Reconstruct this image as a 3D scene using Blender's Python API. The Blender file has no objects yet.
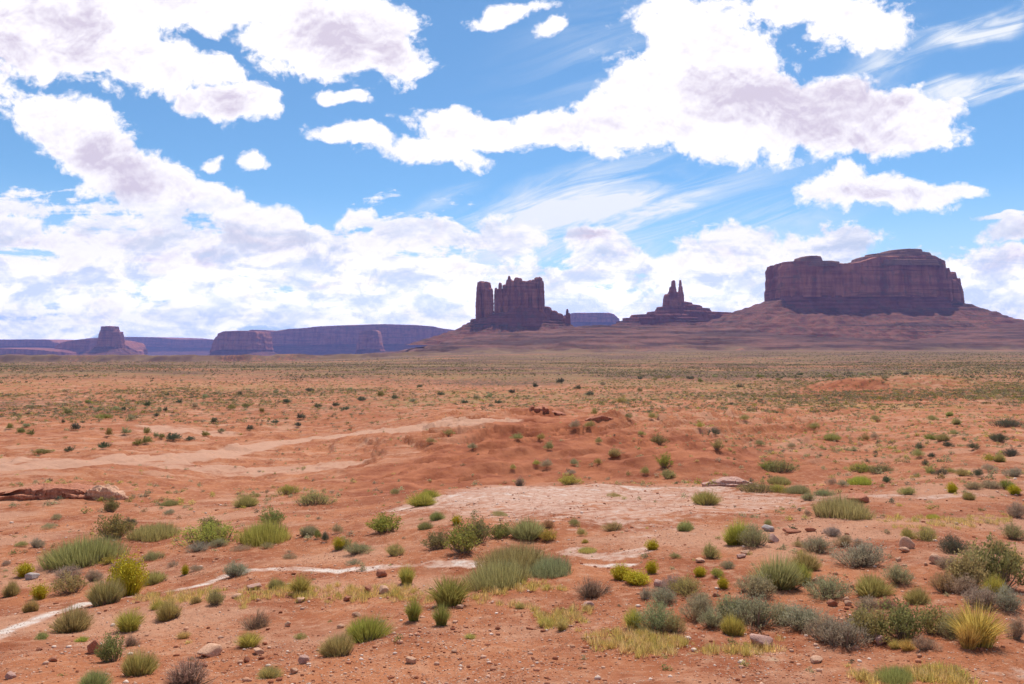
import bpy, math, random
import numpy as np

R = math.radians
C = bpy.data.collections.new("place")
scene = bpy.context.scene
scene.collection.children.link(C)

# ------------------------------------------------------------------ camera, exposure
F = 683.0            # focal length in pixels of a 1024 wide picture
EYE = 345.0          # row of the eye-level line
cam_d = bpy.data.cameras.new("camera")
cam_d.sensor_width = 36.0
cam_d.lens = 36.0 * F / 1024.0
cam_d.clip_start = 0.1
cam_d.clip_end = 120000.0
cam = bpy.data.objects.new("camera", cam_d)
C.objects.link(cam)
cam.location = (0, 0, 0)
cam.rotation_euler = (R(90) + math.atan((EYE - 342.0) / F), 0, 0)
scene.camera = cam
scene.view_settings.view_transform = 'Standard'
scene.view_settings.look = 'None'
scene.view_settings.gamma = 1.0
scene.view_settings.use_curve_mapping = False
scene.view_settings.exposure = 0.08
scene.render.engine = 'CYCLES'
scene.cycles.use_denoising = True
scene.cycles.max_bounces = 6
scene.cycles.diffuse_bounces = 3
scene.cycles.transparent_max_bounces = 8
scene.cycles.volume_bounces = 0
scene.cycles.use_adaptive_sampling = True
scene.cycles.adaptive_threshold = 0.02

SUN_EL, SUN_AZ = 60.0, 12.0        # azimuth from +Y towards +X
SUN_STRENGTH = 4.5
SKY_STRENGTH = 0.14

# ------------------------------------------------------------------ node sugar
class S:
    """a socket with arithmetic"""
    def __init__(s, t, k): s.t, s.k = t, k
    def _m(s, op, o=None, rev=False, clamp=False):
        n = s.t.nodes.new('ShaderNodeMath'); n.operation = op; n.use_clamp = clamp
        a, b = (o, s) if rev else (s, o)
        for i, v in enumerate((a, b)):
            if v is None: continue
            if isinstance(v, S): s.t.links.new(v.k, n.inputs[i])
            else: n.inputs[i].default_value = v
        return S(s.t, n.outputs[0])
    def __add__(s, o): return s._m('ADD', o)
    __radd__ = __add__
    def __sub__(s, o): return s._m('SUBTRACT', o)
    def __rsub__(s, o): return s._m('SUBTRACT', o, True)
    def __mul__(s, o): return s._m('MULTIPLY', o)
    __rmul__ = __mul__
    def __truediv__(s, o): return s._m('DIVIDE', o)
    def max(s, o): return s._m('MAXIMUM', o)
    def min(s, o): return s._m('MINIMUM', o)
    def gt(s, o): return s._m('GREATER_THAN', o)
    def abs(s): return s._m('ABSOLUTE')
    def pow(s, o): return s._m('POWER', o)
    def clamp(s): return s._m('ADD', 0.0, clamp=True)
    def ramp(s, a, b, c=0.0, d=1.0, smooth=True):
        n = s.t.nodes.new('ShaderNodeMapRange')
        n.interpolation_type = 'SMOOTHSTEP' if smooth else 'LINEAR'
        s.t.links.new(s.k, n.inputs['Value'])
        n.inputs['From Min'].default_value = a; n.inputs['From Max'].default_value = b
        n.inputs['To Min'].default_value = c; n.inputs['To Max'].default_value = d
        return S(s.t, n.outputs['Result'])

def vmap(t, vec, loc=(0, 0, 0), rot=(0, 0, 0), scale=(1, 1, 1), kind='POINT'):
    n = t.nodes.new('ShaderNodeMapping'); n.vector_type = kind
    t.links.new(vec.k, n.inputs['Vector'])
    n.inputs['Location'].default_value = loc
    n.inputs['Rotation'].default_value = rot
    n.inputs['Scale'].default_value = scale
    return S(t, n.outputs[0])

def vlen(t, vec):
    n = t.nodes.new('ShaderNodeVectorMath'); n.operation = 'LENGTH'
    t.links.new(vec.k, n.inputs[0]); return S(t, n.outputs['Value'])

def noise(t, vec, scale, detail=4, rough=0.5, dist=0.0, dims='3D', w=0.0, kind='FBM', lac=2.0):
    n = t.nodes.new('ShaderNodeTexNoise'); n.noise_dimensions = dims; n.noise_type = kind
    t.links.new(vec.k, n.inputs['Vector'])
    n.inputs['Scale'].default_value = scale; n.inputs['Detail'].default_value = detail
    n.inputs['Roughness'].default_value = rough; n.inputs['Distortion'].default_value = dist
    n.inputs['Lacunarity'].default_value = lac
    if dims == '4D': n.inputs['W'].default_value = w
    return S(t, n.outputs['Fac'])

def comb(t, x, y, z):
    n = t.nodes.new('ShaderNodeCombineXYZ')
    for i, v in enumerate((x, y, z)):
        if isinstance(v, S): t.links.new(v.k, n.inputs[i])
        else: n.inputs[i].default_value = v
    return S(t, n.outputs[0])

def sep(t, v):
    n = t.nodes.new('ShaderNodeSeparateXYZ'); t.links.new(v.k, n.inputs[0])
    return [S(t, o) for o in n.outputs]

def mixc(t, f, a, b, mode='MIX'):
    n = t.nodes.new('ShaderNodeMix'); n.data_type = 'RGBA'; n.blend_type = mode
    for key, v in ((0, f), (6, a), (7, b)):
        if isinstance(v, S): t.links.new(v.k, n.inputs[key])
        elif key == 0: n.inputs[0].default_value = v
        else: n.inputs[key].default_value = tuple(v) + (1,)
    return S(t, n.outputs[2])

# ------------------------------------------------------------------ sky
# cumulus: (col, row, half width, half height, tilt deg clockwise, weight) as directions from the view point
CUMULUS = [
    (55, 30, 140, 56, 8, 1.0), (150, 62, 80, 34, 12, .95), (120, 6, 140, 38, 0, .85), (215, 70, 34, 26, 0, .75), (225, 12, 80, 22, 0, .5),
    (330, 38, 112, 50, 3, 1.05), (265, 6, 110, 26, 0, .7), (395, 60, 50, 32, 0, .7),
    (228, 100, 54, 25, 5, .95), 
    (82, 138, 112, 38, 28, 1.0), (160, 180, 88, 31, 28, .95), (135, 186, 62, 28, 12, .8), (235, 214, 80, 24, 20, .8),
    (340, 98, 30, 8, 5, .62), (255, 160, 15, 10, 10, .6), (212, 162, 15, 10, 5, .55), (345, 134, 45, 12, 8, .7),
    (480, 130, 90, 20, 2, .9), (430, 152, 70, 18, 4, .7), (560, 128, 85, 26, 0, .9),
    (700, 80, 112, 72, 0, 1.1), (780, 110, 150, 48, 4, 1.1), (640, 118, 90, 44, 0, .95), (860, 118, 105, 36, 4, 1.05), (905, 112, 65, 30, 10, .8),
    (700, 30, 90, 48, -8, .85), (735, 130, 130, 34, 0, .8), (600, 150, 20, 14, 30, .5),
    (860, 25, 70, 32, 10, .85), (800, 8, 80, 20, 0, .7), (880, 15, 40, 30, 30, .5),
    (880, 190, 88, 22, 3, .95), (855, 176, 30, 24, 0, .8), (945, 188, 30, 12, -10, .65), (975, 188, 14, 8, 0, .6),
    (515, 12, 48, 10, -14, .5), (552, 24, 24, 11, -40, .58),
    (1015, 232, 40, 16, -6, .9), (1010, 262, 50, 20, 0, .8), (1000, 216, 30, 4, 0, .6),
    (825, 250, 70, 24, 0, .8), (745, 250, 60, 28, 0, .85), (950, 280, 120, 34, 0, .7), (720, 275, 90, 26, 0, .8),
    (355, 222, 30, 18, 0, .55), (400, 240, 50, 16, 0, .5),
    (590, 238, 44, 18, 0, .7), (500, 240, 60, 20, 0, .45),
]
# greyer, thick hearts of the clouds
HEARTS = [(800, 100, 130, 42, 6, 1.0), (840, 130, 110, 28, 4, .8), (700, 70, 30, 20, 0, .4), (350, 40, 80, 36, 10, 1.0), (120, 165, 95, 30, 28, 1.0),
          (225, 100, 40, 16, 5, .6), (30, 50, 90, 40, 15, .55), (880, 196, 60, 10, 0, .5), (60, 20, 60, 30, 0, .5),
          (150, 260, 160, 18, 0, .8), (260, 240, 90, 18, 10, .8), (590, 236, 34, 10, 0, 1.0), (70, 300, 120, 14, 0, .7), (560, 275, 80, 16, 0, .6), (330, 285, 120, 14, 0, .6), (1010, 262, 40, 12, 0, .6)]
# thin ice-cloud veils: (col,row,half width,half height,tilt,weight)
VEILS = [(985, 26, 100, 18, -16, 1.5), (990, 88, 110, 20, -7, 1.7), (880, 60, 70, 30, -30, .55), (560, 205, 150, 40, -22, 1.1), (620, 215, 150, 46, -12, 1.3),
         (520, 240, 120, 44, -8, .9), (700, 190, 150, 34, -14, .45), (780, 215, 120, 34, -10, .5), (440, 200, 70, 14, -28, .4), (480, 215, 60, 16, -30, .5), (600, 50, 120, 60, -20, .25),
         (640, 265, 160, 50, 0, .8)]

def px_dir(c, r): return ((c - 512.0) / F, (EYE - r) / F)

def blobs(t, uv, items, soft=0.08):
    out = None
    for c, r, hw, hh, ang, wt in items:
        u, v = px_dir(c, r)
        q = vmap(t, uv, loc=(u, v, 0), rot=(0, 0, -R(ang)), scale=(hw / F, hh / F, 1), kind='TEXTURE')
        d = vlen(t, q)
        f = (1.0 - d) * wt
        if out is None: out = f
        else:
            n = t.nodes.new('ShaderNodeMath'); n.operation = 'SMOOTH_MAX'
            t.links.new(out.k, n.inputs[0]); t.links.new(f.k, n.inputs[1]); n.inputs[2].default_value = soft
            out = S(t, n.outputs[0])
    return out

def make_world():
    w = bpy.data.worlds.new("World"); scene.world = w; w.use_nodes = True
    t = w.node_tree; t.nodes.clear()
    tc = t.nodes.new('ShaderNodeTexCoord'); d = S(t, tc.outputs['Generated'])
    sky = t.nodes.new('ShaderNodeTexSky'); sky.sky_type = 'NISHITA'; sky.sun_disc = False
    sky.sun_elevation = R(SUN_EL); sky.sun_rotation = R(SUN_AZ)
    sky.altitude = 1600; sky.air_density = 1.0; sky.dust_density = 0.6; sky.ozone_density = 1.4
    skyc = mixc(t, 1.0, S(t, sky.outputs[0]), (0.60, 0.88, 0.97), 'MULTIPLY')
    dx, dy, dz = sep(t, d)
    front = dy.ramp(0.12, 0.3)
    sy = dy.max(0.1)
    u = dx / sy; v = dz / sy
    uv = comb(t, u, v, 0.0)
    # warp for ragged edges
    wn = t.nodes.new('ShaderNodeTexNoise'); wn.noise_dimensions = '2D'
    t.links.new(uv.k, wn.inputs['Vector']); wn.inputs['Scale'].default_value = 9; wn.inputs['Detail'].default_value = 5
    vm = t.nodes.new('ShaderNodeVectorMath'); vm.operation = 'MULTIPLY_ADD'
    t.links.new(wn.outputs['Color'], vm.inputs[0]); vm.inputs[1].default_value = (0.07, 0.045, 0); 
    sub = t.nodes.new('ShaderNodeVectorMath'); sub.operation = 'SUBTRACT'
    t.links.new(uv.k, sub.inputs[0]); sub.inputs[1].default_value = (0.035, 0.0225, 0)
    t.links.new(sub.outputs[0], vm.inputs[2])
    wuv = S(t, vm.outputs[0])
    base = blobs(t, wuv, CUMULUS)
    big = noise(t, uv, 5.5, 3, 0.5, dims='2D')
    fine = noise(t, vmap(t, uv, loc=(3, 1, 0), scale=(1, 1.25, 1)), 17, 9, 0.58, 0.35, dims='2D')
    def puffs(off, scale):
        n = t.nodes.new('ShaderNodeTexVoronoi'); n.voronoi_dimensions = '2D'; n.feature = 'SMOOTH_F1'; n.normalize = True
        t.links.new(vmap(t, wuv, loc=(7, 2 + off, 0), scale=(1, 1.2, 1)).k, n.inputs['Vector'])
        n.inputs['Scale'].default_value = scale; n.inputs['Detail'].default_value = 3.5; n.inputs['Roughness'].default_value = 0.55
        n.inputs['Lacunarity'].default_value = 2.3; n.inputs['Smoothness'].default_value = 0.35
        return 1.0 - S(t, n.outputs['Distance'])
    puff = puffs(0.0, 17.0); puff_up = puffs(0.008, 17.0)
    det = noise(t, vmap(t, uv, loc=(11, 3, 0), scale=(1, 1.2, 1)), 62, 4, 0.6, 0.3, dims='2D')
    ed = (fine - 0.5) * 0.75 + (puff - 0.55) * 1.15 + (big - 0.5) * 0.3 + (det - 0.5) * 0.35
    field = base * 1.22 + ed - 0.20
    relief = (puff - puff_up) * 3.6                       # above is thicker than here: an underside
    # low bank of flattened cumulus reaching to the horizon
    low_n = noise(t, vmap(t, uv, loc=(1.3, 4, 0), scale=(1, 2.6, 1)), 7.5, 9, 0.62, 0.5, dims='2D')
    lay_n = noise(t, vmap(t, uv, loc=(9, 4, 0), scale=(1, 5.5, 1)), 5.0, 7, 0.6, 0.2, dims='2D')
    left = u.ramp(-0.25, 0.15, 1.0, 0.0)
    topv = left * 0.055 + 0.135 + u.ramp(-0.75, -0.3, 0.025, 0.0)
    cover = ((topv - v) * 9.0).min(0.62) - v.ramp(0.0, 0.12, 0.22, 0.0) * 1.0
    low = (det - 0.5) * 0.35 + cover + (low_n - 0.5) * 1.7 + (lay_n - 0.5) * 1.5 + (puff - 0.55) * 0.7
    bank = low.ramp(0.04, 0.34)
    cum = field.ramp(-0.02, 0.30)
    a_cum = (1.0 - (1.0 - cum) * (1.0 - bank)) * front
    # generic broken cumulus for the rest of the sky
    sz = dz.max(0.0) + 0.12
    pl = comb(t, dx / sz, dy / sz, 0.0)
    gen = noise(t, pl, 1.1, 8, 0.55, 0.2, dims='2D').ramp(0.5, 0.62) * dz.ramp(-0.02, 0.05)
    a_gen = gen * (1.0 - front)
    alpha = a_cum.max(a_gen)
    # veils
    vb = blobs(t, wuv, VEILS, 0.15)
    st = noise(t, vmap(t, vmap(t, uv, rot=(0, 0, R(-17))), scale=(1.0, 7.0, 1)), 5.0, 8, 0.62, 0.6, dims='2D')
    veil = vb.ramp(-0.1, 0.8) * (st.ramp(0.34, 0.72)) * 1.1 + vb.ramp(0.45, 1.0) * st.ramp(0.25, 0.5) * 0.45
    veil = (veil * front).clamp() * 0.95
    # hearts
    hb = blobs(t, wuv, HEARTS, 0.1)
    hn = noise(t, vmap(t, uv, loc=(5, 5, 0), scale=(1, 1.2, 1)), 15, 7, 0.55, 0.4, dims='2D')
    heart = (hb * 0.9 + (hn - 0.5) * 1.7 + (field.min(1.2) - 0.5) * 0.25).ramp(-0.12, 0.95) 
    soft = (noise(t, vmap(t, uv, loc=(2, 8, 0), scale=(1, 1.6, 1)), 11, 8, 0.6, 0.4, dims='2D')).ramp(0.42, 0.72)
    thick = (heart * 0.9 + soft * 0.35 * (field.max(low)).ramp(0.2, 0.7)).clamp()
    white = (1.12, 1.09, 1.12); grey = (0.72, 0.645, 0.77)
    thick = (thick + (0.0 - relief) * thick.ramp(0.0, 0.5, 0.30, 0.75)).clamp()
    cc = mixc(t, thick, white, grey)
    low_up = noise(t, vmap(t, uv, loc=(1.3, 4.03, 0), scale=(1, 2.6, 1)), 7.5, 9, 0.62, 0.5, dims='2D')
    lg = ((lay_n * 0.5 + hn * 0.5).ramp(0.42, 0.60) * 0.8 - (low_n - low_up) * 2.0 - relief * 0.5 - 0.12)
    low_grey = (lg * 1.15 * (1.0 - v.ramp(0.10, 0.26)) * front).clamp()
    cc = mixc(t, low_grey, cc, (0.62, 0.71, 0.88))
    lift = v.ramp(0.0, 0.16, 1.75, 1.0) * front + (1.0 - front)
    cc = mixc(t, 1.0, cc, comb(t, lift, lift, lift), 'MULTIPLY')
    skyc = mixc(t, dz.ramp(0.0, 0.22, 0.75, 0.0), skyc, (5.4, 7.0, 9.0))
    # sky colour, a little paler to the horizon
    bg1 = t.nodes.new('ShaderNodeBackground'); t.links.new(skyc.k, bg1.inputs[0]); bg1.inputs[1].default_value = SKY_STRENGTH
    bgv = t.nodes.new('ShaderNodeBackground'); bgv.inputs[0].default_value = (0.93, 0.96, 1.0, 1); bgv.inputs[1].default_value = 1.0
    bg2 = t.nodes.new('ShaderNodeBackground'); t.links.new(cc.k, bg2.inputs[0]); bg2.inputs[1].default_value = 1.0
    m1 = t.nodes.new('ShaderNodeMixShader'); t.links.new(veil.k, m1.inputs[0]); t.links.new(bg1.outputs[0], m1.inputs[1]); t.links.new(bgv.outputs[0], m1.inputs[2])
    m2 = t.nodes.new('ShaderNodeMixShader'); t.links.new(alpha.k, m2.inputs[0]); t.links.new(m1.outputs[0], m2.inputs[1]); t.links.new(bg2.outputs[0], m2.inputs[2])
    out = t.nodes.new('ShaderNodeOutputWorld'); t.links.new(m2.outputs[0], out.inputs[0])
    w.cycles.sampling_method = 'MANUAL'; w.cycles.sample_map_resolution = 512

make_world()

sun_d = bpy.data.lights.new("sun", 'SUN'); sun_d.energy = SUN_STRENGTH; sun_d.angle = R(0.53); sun_d.color = (1.0, 0.955, 0.89)
sun = bpy.data.objects.new("sun", sun_d); C.objects.link(sun)
sun.rotation_euler = (R(90 - SUN_EL), 0, R(180 - SUN_AZ))

# ------------------------------------------------------------------ numpy noise
def _hash(ix, iy, seed):
    h = (ix.astype(np.int64) * 374761393 + iy.astype(np.int64) * 668265263 + seed * 1442695041) & 0xFFFFFFFF
    h = ((h ^ (h >> 13)) * 1274126177) & 0xFFFFFFFF
    h = h ^ (h >> 16)
    return (h & 0xFFFFFF) / float(0xFFFFFF)

def vn(x, y, seed=0):
    x = np.asarray(x, float); y = np.asarray(y, float)
    ix = np.floor(x); iy = np.floor(y); fx = x - ix; fy = y - iy
    fx = fx * fx * fx * (fx * (fx * 6 - 15) + 10); fy = fy * fy * fy * (fy * (fy * 6 - 15) + 10)
    a = _hash(ix, iy, seed); b = _hash(ix + 1, iy, seed); c = _hash(ix, iy + 1, seed); d = _hash(ix + 1, iy + 1, seed)
    return (a * (1 - fx) + b * fx) * (1 - fy) + (c * (1 - fx) + d * fx) * fy

def fbm(x, y, octs=4, seed=0, rough=0.5):
    s = 0.0; a = 1.0; n = 0.0
    for o in range(octs):
        s = s + a * vn(x, y, seed + o * 17); n += a
        x, y = x * 1.93 + y * 0.61 + 5.2, y * 1.93 - x * 0.61 + 1.7
        a *= rough
    return s / n * 2 - 1          # -1..1

def ridge(x, y, octs=4, seed=0, rough=0.5):
    s = 0.0; a = 1.0; n = 0.0
    for o in range(octs):
        s = s + a * (1 - np.abs(vn(x, y, seed + o * 17) * 2 - 1)); n += a
        x, y = x * 1.93 + y * 0.61 + 5.2, y * 1.93 - x * 0.61 + 1.7
        a *= rough
    return s / n

def sstep(x, a, b):
    t = np.clip((x - a) / (b - a), 0, 1); return t * t * (3 - 2 * t)

def bump(x, a, b, c, d): return sstep(x, a, b) * (1 - sstep(x, c, d))

# ------------------------------------------------------------------ the lie of the land
# for each bearing: how far the ground lies below the eye at each distance, written as (distance, row) pairs
PROF = {
    -0.75: [(1, None), (3, None), (5, None), (8, 695), (12, 630), (15, 596), (19, 562), (23, 540), (28, 519), (33, 501), (38, 492), (45, 482), (60, 467), (80, 455), (100, 441), (130, 421),
            (180, 401), (260, 385), (370, 375), (550, 368.3), (800, 364.6), (1500, 362.3), (4000, 361), (9000, 359), (13000, 357), (40000, 350)],
    -0.35: [(1, None), (3, None), (5, None), (8, 684), (12.5, 600), (17, 560), (22, 530), (29, 509), (38, 495), (46, 489), (58, 484), (72, 470), (88, 455), (108, 440), (130, 425),
            (160, 411), (210, 396), (270, 386), (375, 376), (560, 368.5), (850, 364.5), (1500, 361.7), (4000, 359.5), (9000, 358.5), (13000, 357), (40000, 350)],
    0.0: [(1, None), (3, None), (5, None), (7.5, 684), (11.3, 600), (15.5, 550), (20, 520), (27, 492), (32, 484), (38, 490), (45, 488), (50, 480), (60, 462), (75, 441), (90, 425), (105, 413),
          (118, 408), (124, 411), (160, 404.5), (200, 396), (260, 387), (350, 378), (600, 367.5), (1000, 361.5), (2000, 356), (3200, 352.5), (9000, 350), (13000, 349), (40000, 347)],
    0.35: [(1, None), (3, None), (5, None), (7.2, 684), (10.8, 600), (14.5, 550), (18.5, 520), (23.5, 500), (29, 488), (33, 486), (38, 484), (45, 476), (54, 465), (66, 450), (80, 435), (98, 421), (115, 411),
           (140, 403), (175, 396.5), (220, 391), (300, 382.5), (430, 374.5), (700, 366), (1200, 359), (2200, 352.5), (3200, 350), (9000, 349), (13000, 348), (40000, 346)],
    0.75: [(1, None), (3, None), (5, None), (7, 684), (10.2, 600), (13.8, 550), (17.5, 520), (21.5, 500), (28, 480), (36, 465), (48, 450), (62, 435), (82, 420), (100, 411), (130, 401),
           (170, 393), (220, 386), (300, 379), (430, 371), (700, 363), (1200, 357), (2200, 352), (3200, 350), (9000, 349), (13000, 348), (40000, 346)],
}
LR = np.linspace(0.0, math.log(60000.0), 900)
def _prof_table():
    k = np.exp(-0.5 * (np.arange(-12, 13) / 3.0) ** 2); k /= k.sum()
    az, rows = [], []
    for u in sorted(PROF):
        rr, hh = [], []
        for D, y in PROF[u]:
            h = {1: 1.9, 3: 2.5, 5: 3.2}.get(D) if y is None else D * (y - EYE) / F
            rr.append(math.log(D * math.sqrt(1 + u * u))); hh.append(h)
        v = np.interp(LR, rr, hh)
        # smooth relative to distance so that the eye line rows stay put
        v = np.convolve(np.pad(v, 12, mode='edge'), k, 'valid')
        az.append(math.atan(u)); rows.append(v)
    back = (rows[0] + rows[-1]) / 2
    az = [-math.pi] + az + [math.pi]; rows = [back] + rows + [back]
    return np.array(az), np.array(rows)
AZT, HT = _prof_table()

def base_h(az, r):
    lr = np.log(np.maximum(r, 1.0)); fi = np.clip(lr / LR[-1] * (len(LR) - 1), 0, len(LR) - 1.001)
    i = fi.astype(int); f = fi - i
    j = np.clip(np.searchsorted(AZT, az, side='right') - 1, 0, len(AZT) - 2)
    g = (az - AZT[j]) / (AZT[j + 1] - AZT[j]); g = g * g * (3 - 2 * g)
    a = HT[j, i] * (1 - f) + HT[j, i + 1] * f
    b = HT[j + 1, i] * (1 - f) + HT[j + 1, i + 1] * f
    return a * (1 - g) + b * g

def pedestal(x, y):
    """broad stepped bench of shale that carries the buttes"""
    u = x / np.maximum(y, 1.0)
    # row of the bench top by bearing
    cols = np.array([330, 395, 425, 466, 500, 540, 600, 640, 690, 740, 800, 900, 960, 1024, 1100, 1300])
    rws = np.array([362, 354, 347, 338, 334, 332, 326, 327, 327.5, 327, 331, 333, 328, 323, 328, 350])
    top_row = np.interp(u * F + 512, cols, rws)
    top = (EYE - top_row) / F * 4300.0
    n = fbm(x / 420.0, y / 420.0, 5, 31) * 170
    gul = ridge(x / 160.0 + 3, y / 300.0, 3, 71) * 60
    t = np.clip((y + n * 1.2 + gul - 2950.0) / (4100.0 - 2950.0), 0, 1)
    t = t ** 0.85
    back = 1 - sstep(y + n, 6200, 8200)
    return t, top, back

def ground_z(x, y, fine=True):
    x = np.asarray(x, float); y = np.asarray(y, float)
    r = np.hypot(x, y); az = np.arctan2(x, y)
    z = -base_h(az, r)
    u = np.where(y > 1, x / np.maximum(y, 1.0), np.sign(x) * 3)
    lr = np.log(np.maximum(r, 1.0))
    # rolling
    z += fbm(x / 7.0, y / 7.0, 3, 1) * 0.27 * sstep(r, 3, 9) * (1 - sstep(r, 60, 200) * 0.5)
    z += fbm(x / 1.4, y / 1.4, 3, 5) * 0.075
    if fine: z += fbm(x / 0.35, y / 0.35, 3, 9) * 0.022 * (1 - sstep(r, 25, 60))
    z += fbm(x / 38.0, y / 38.0, 4, 12) * 0.55 * sstep(r, 60, 180)
    z += fbm(x / 260.0, y / 260.0, 4, 13) * 1.6 * sstep(r, 300, 1200) * (1 - sstep(r, 8000, 12000) * 0.5)
    # eroded red slopes in the middle
    bad = bump(r, 40, 52, 108, 128) * bump(u, -0.26, -0.02, 0.36, 0.56)
    a = -x * 0.80 - y * 0.60; b = -x * 0.60 + y * 0.80      # a: down the slope, b: across
    wob = fbm(x / 14, y / 14, 3, 52) * 4
    g1 = ridge((b + wob) / 15.0, a / 85.0, 3, 53) - 0.55
    g2 = ridge((b + wob) / 3.6, a / 26.0, 3, 54) - 0.55
    g3 = ridge((b + wob * .5) / 1.25, a / 6.0, 2, 55) - 0.55
    z += bad * (g1 * 4.0 + g2 * 1.5 + g3 * 0.42)
    rim = bump(r, 95, 112, 119, 128) * bump(u, -0.02, 0.03, 0.20, 0.34)
    z += rim * (0.5 + 0.5 * fbm(x / 6, y / 6, 3, 57))
    # wash banks at the left
    wb = bump(r, 52, 66, 150, 190) * bump(u, -1.2, -0.75, -0.06, 0.04)
    z += wb * (ridge(x / 26, (y + x * 0.4) / 9.0, 3, 58) - 0.55) * 0.8
    # shelves of sandstone in the middle ground, crisp fronts of two heights
    gate = 0.35 + 0.65 * sstep(fbm(x / 22, y / 22, 2, 40), -0.3, 0.4)
    shelf = bump(r, 20, 30, 125, 170) * gate
    for st, amt, sd in ((1.5, 0.5 * bump(u, -0.6, -0.3, 0.45, 0.6) * bump(r, 40, 50, 125, 170), 43), (0.40, 0.85, 41)):
        q = (z + fbm(x / (9 * st + 4), y / (9 * st + 4), 4, sd) * st * 1.1) / st
        qf = q - np.floor(q)
        z += shelf * (sstep(qf, 0.76, 0.97) - qf) * st * amt
    z += fbm(x / 2.4, y / 2.4, 4, 47, 0.6) * 0.26 * bump(r, 34, 48, 150, 260)
    # small orange hill on the right plain
    hx, hy = 0.545 * 232, 232.0
    dd = np.hypot((x - hx) / 27.0, (y - hy + (x - hx) * 0.12) / 15.0) + fbm(x / 9, y / 9, 3, 60) * 0.22
    z += 3.4 * (1 - sstep(dd, 0.45, 1.25)) * (0.82 + 0.3 * ridge(x / 7, y / 14, 3, 61))
    # bench below the buttes, in ledges
    t, top, back = pedestal(x, y)
    zb = (EYE - 353.0) / F * 3000.0
    zp = zb + (top - zb) * t
    step = 23.0
    q = (zp + fbm(x / 420, y / 420, 4, 63) * 26) / step
    qf = q - np.floor(q)
    zp = zp + (sstep(qf, 0.70, 0.95) - qf) * step * (0.35 + 0.75 * sstep(fbm(x / 240, y / 400, 3, 64), -0.3, 0.4)) * 0.8 * sstep(t, 0.02, 0.2)
    zp += (ridge(x / 110.0, y / 170.0, 4, 66) - 0.5) * 20 * sstep(t, 0, .2)
    w = sstep(t, 0.0, 0.10) * back
    z = np.where(w > 0, z * (1 - w) + np.maximum(z, zp) * w, z)
    return z

def hit(cols, rows, fine=True):
    """where the lines of sight through (col,row) meet the ground"""
    cols = np.atleast_1d(np.asarray(cols, float)); rows = np.atleast_1d(np.asarray(rows, float))
    D = np.exp(np.linspace(math.log(3.5), math.log(6000.0), 2600))
    X = (cols[:, None] - 512) / F * D; Y = np.broadcast_to(D, X.shape); Z = (EYE - rows[:, None]) / F * D
    below = Z < ground_z(X, Y, fine)
    i = np.where(below.any(1), below.argmax(1), len(D) - 1)
    d = D[i]
    x = (cols - 512) / F * d
    return np.stack([x, d, ground_z(x, d)], 1)

def to_px(x, y, z): return 512 + x / y * F, EYE - z / y * F

# ------------------------------------------------------------------ tagging and mesh helpers
def tag(o, label=None, category=None, group=None, kind=None):
    if label: o['label'] = label
    if category: o['category'] = category
    if group: o['group'] = group
    if kind: o['kind'] = kind
    return o

def link(o, parent=None):
    C.objects.link(o)
    if parent: o.parent = parent
    return o

def mesh_np(name, verts, faces, mat, smooth=False, attrs=None):
    """faces: (n,3) or (n,4) array, or a list of both"""
    me = bpy.data.meshes.new(name)
    verts = np.asarray(verts, np.float32)
    fs = faces if isinstance(faces, list) else [faces]
    fs = [np.asarray(f, np.int32) for f in fs if len(f)]
    nl = sum(f.size for f in fs); nf = sum(len(f) for f in fs)
    me.vertices.add(len(verts)); me.vertices.foreach_set('co', verts.ravel())
    me.loops.add(nl); me.polygons.add(nf)
    me.loops.foreach_set('vertex_index', np.concatenate([f.ravel() for f in fs]))
    st, tot, k = [], [], 0
    for f in fs:
        w = f.shape[1]
        st.append(np.arange(len(f)) * w + k); tot.append(np.full(len(f), w)); k += f.size
    me.polygons.foreach_set('loop_start', np.concatenate(st).astype(np.int32))
    me.polygons.foreach_set('loop_total', np.concatenate(tot).astype(np.int32))
    if smooth: me.polygons.foreach_set('use_smooth', np.ones(nf, bool))
    for k_, v in (attrs or {}).items():
        v = np.asarray(v, np.float32)
        if v.ndim == 1:
            at = me.attributes.new(k_, 'FLOAT', 'POINT'); at.data.foreach_set('value', v)
        else:
            at = me.attributes.new(k_, 'FLOAT_COLOR', 'POINT')
            if v.shape[1] == 3: v = np.concatenate([v, np.ones((len(v), 1), np.float32)], 1)
            at.data.foreach_set('color', v.ravel())
    me.update(calc_edges=True)
    me.materials.append(mat)
    return me

def obj(name, me, parent=None, loc=None):
    o = bpy.data.objects.new(name, me)
    if loc is not None: o.location = loc
    return link(o, parent)

def empty(name, loc=(0, 0, 0), rz=0.0):
    o = bpy.data.objects.new(name, None); o.location = loc; o.rotation_euler = (0, 0, rz)
    o.empty_display_size = 0.2
    return link(o)

def new_mat(name, rough=0.9, spec=0.2):
    m = bpy.data.materials.new(name); m.use_nodes = True
    t = m.node_tree
    b = t.nodes['Principled BSDF']
    b.inputs['Roughness'].default_value = rough
    b.inputs['Specular IOR Level'].default_value = spec
    return m, t, b

def geo_pos(t):
    g = t.nodes.new('ShaderNodeNewGeometry'); return S(t, g.outputs['Position'])

def attr(t, name, out='Fac'):
    a = t.nodes.new('ShaderNodeAttribute'); a.attribute_name = name; return S(t, a.outputs[out])

def bump_to(t, b, h, dist, strength=1.0):
    n = t.nodes.new('ShaderNodeBump'); n.inputs['Distance'].default_value = dist; n.inputs['Strength'].default_value = strength
    t.links.new(h.k, n.inputs['Height']); t.links.new(n.outputs[0], b.inputs['Normal'])

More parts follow.
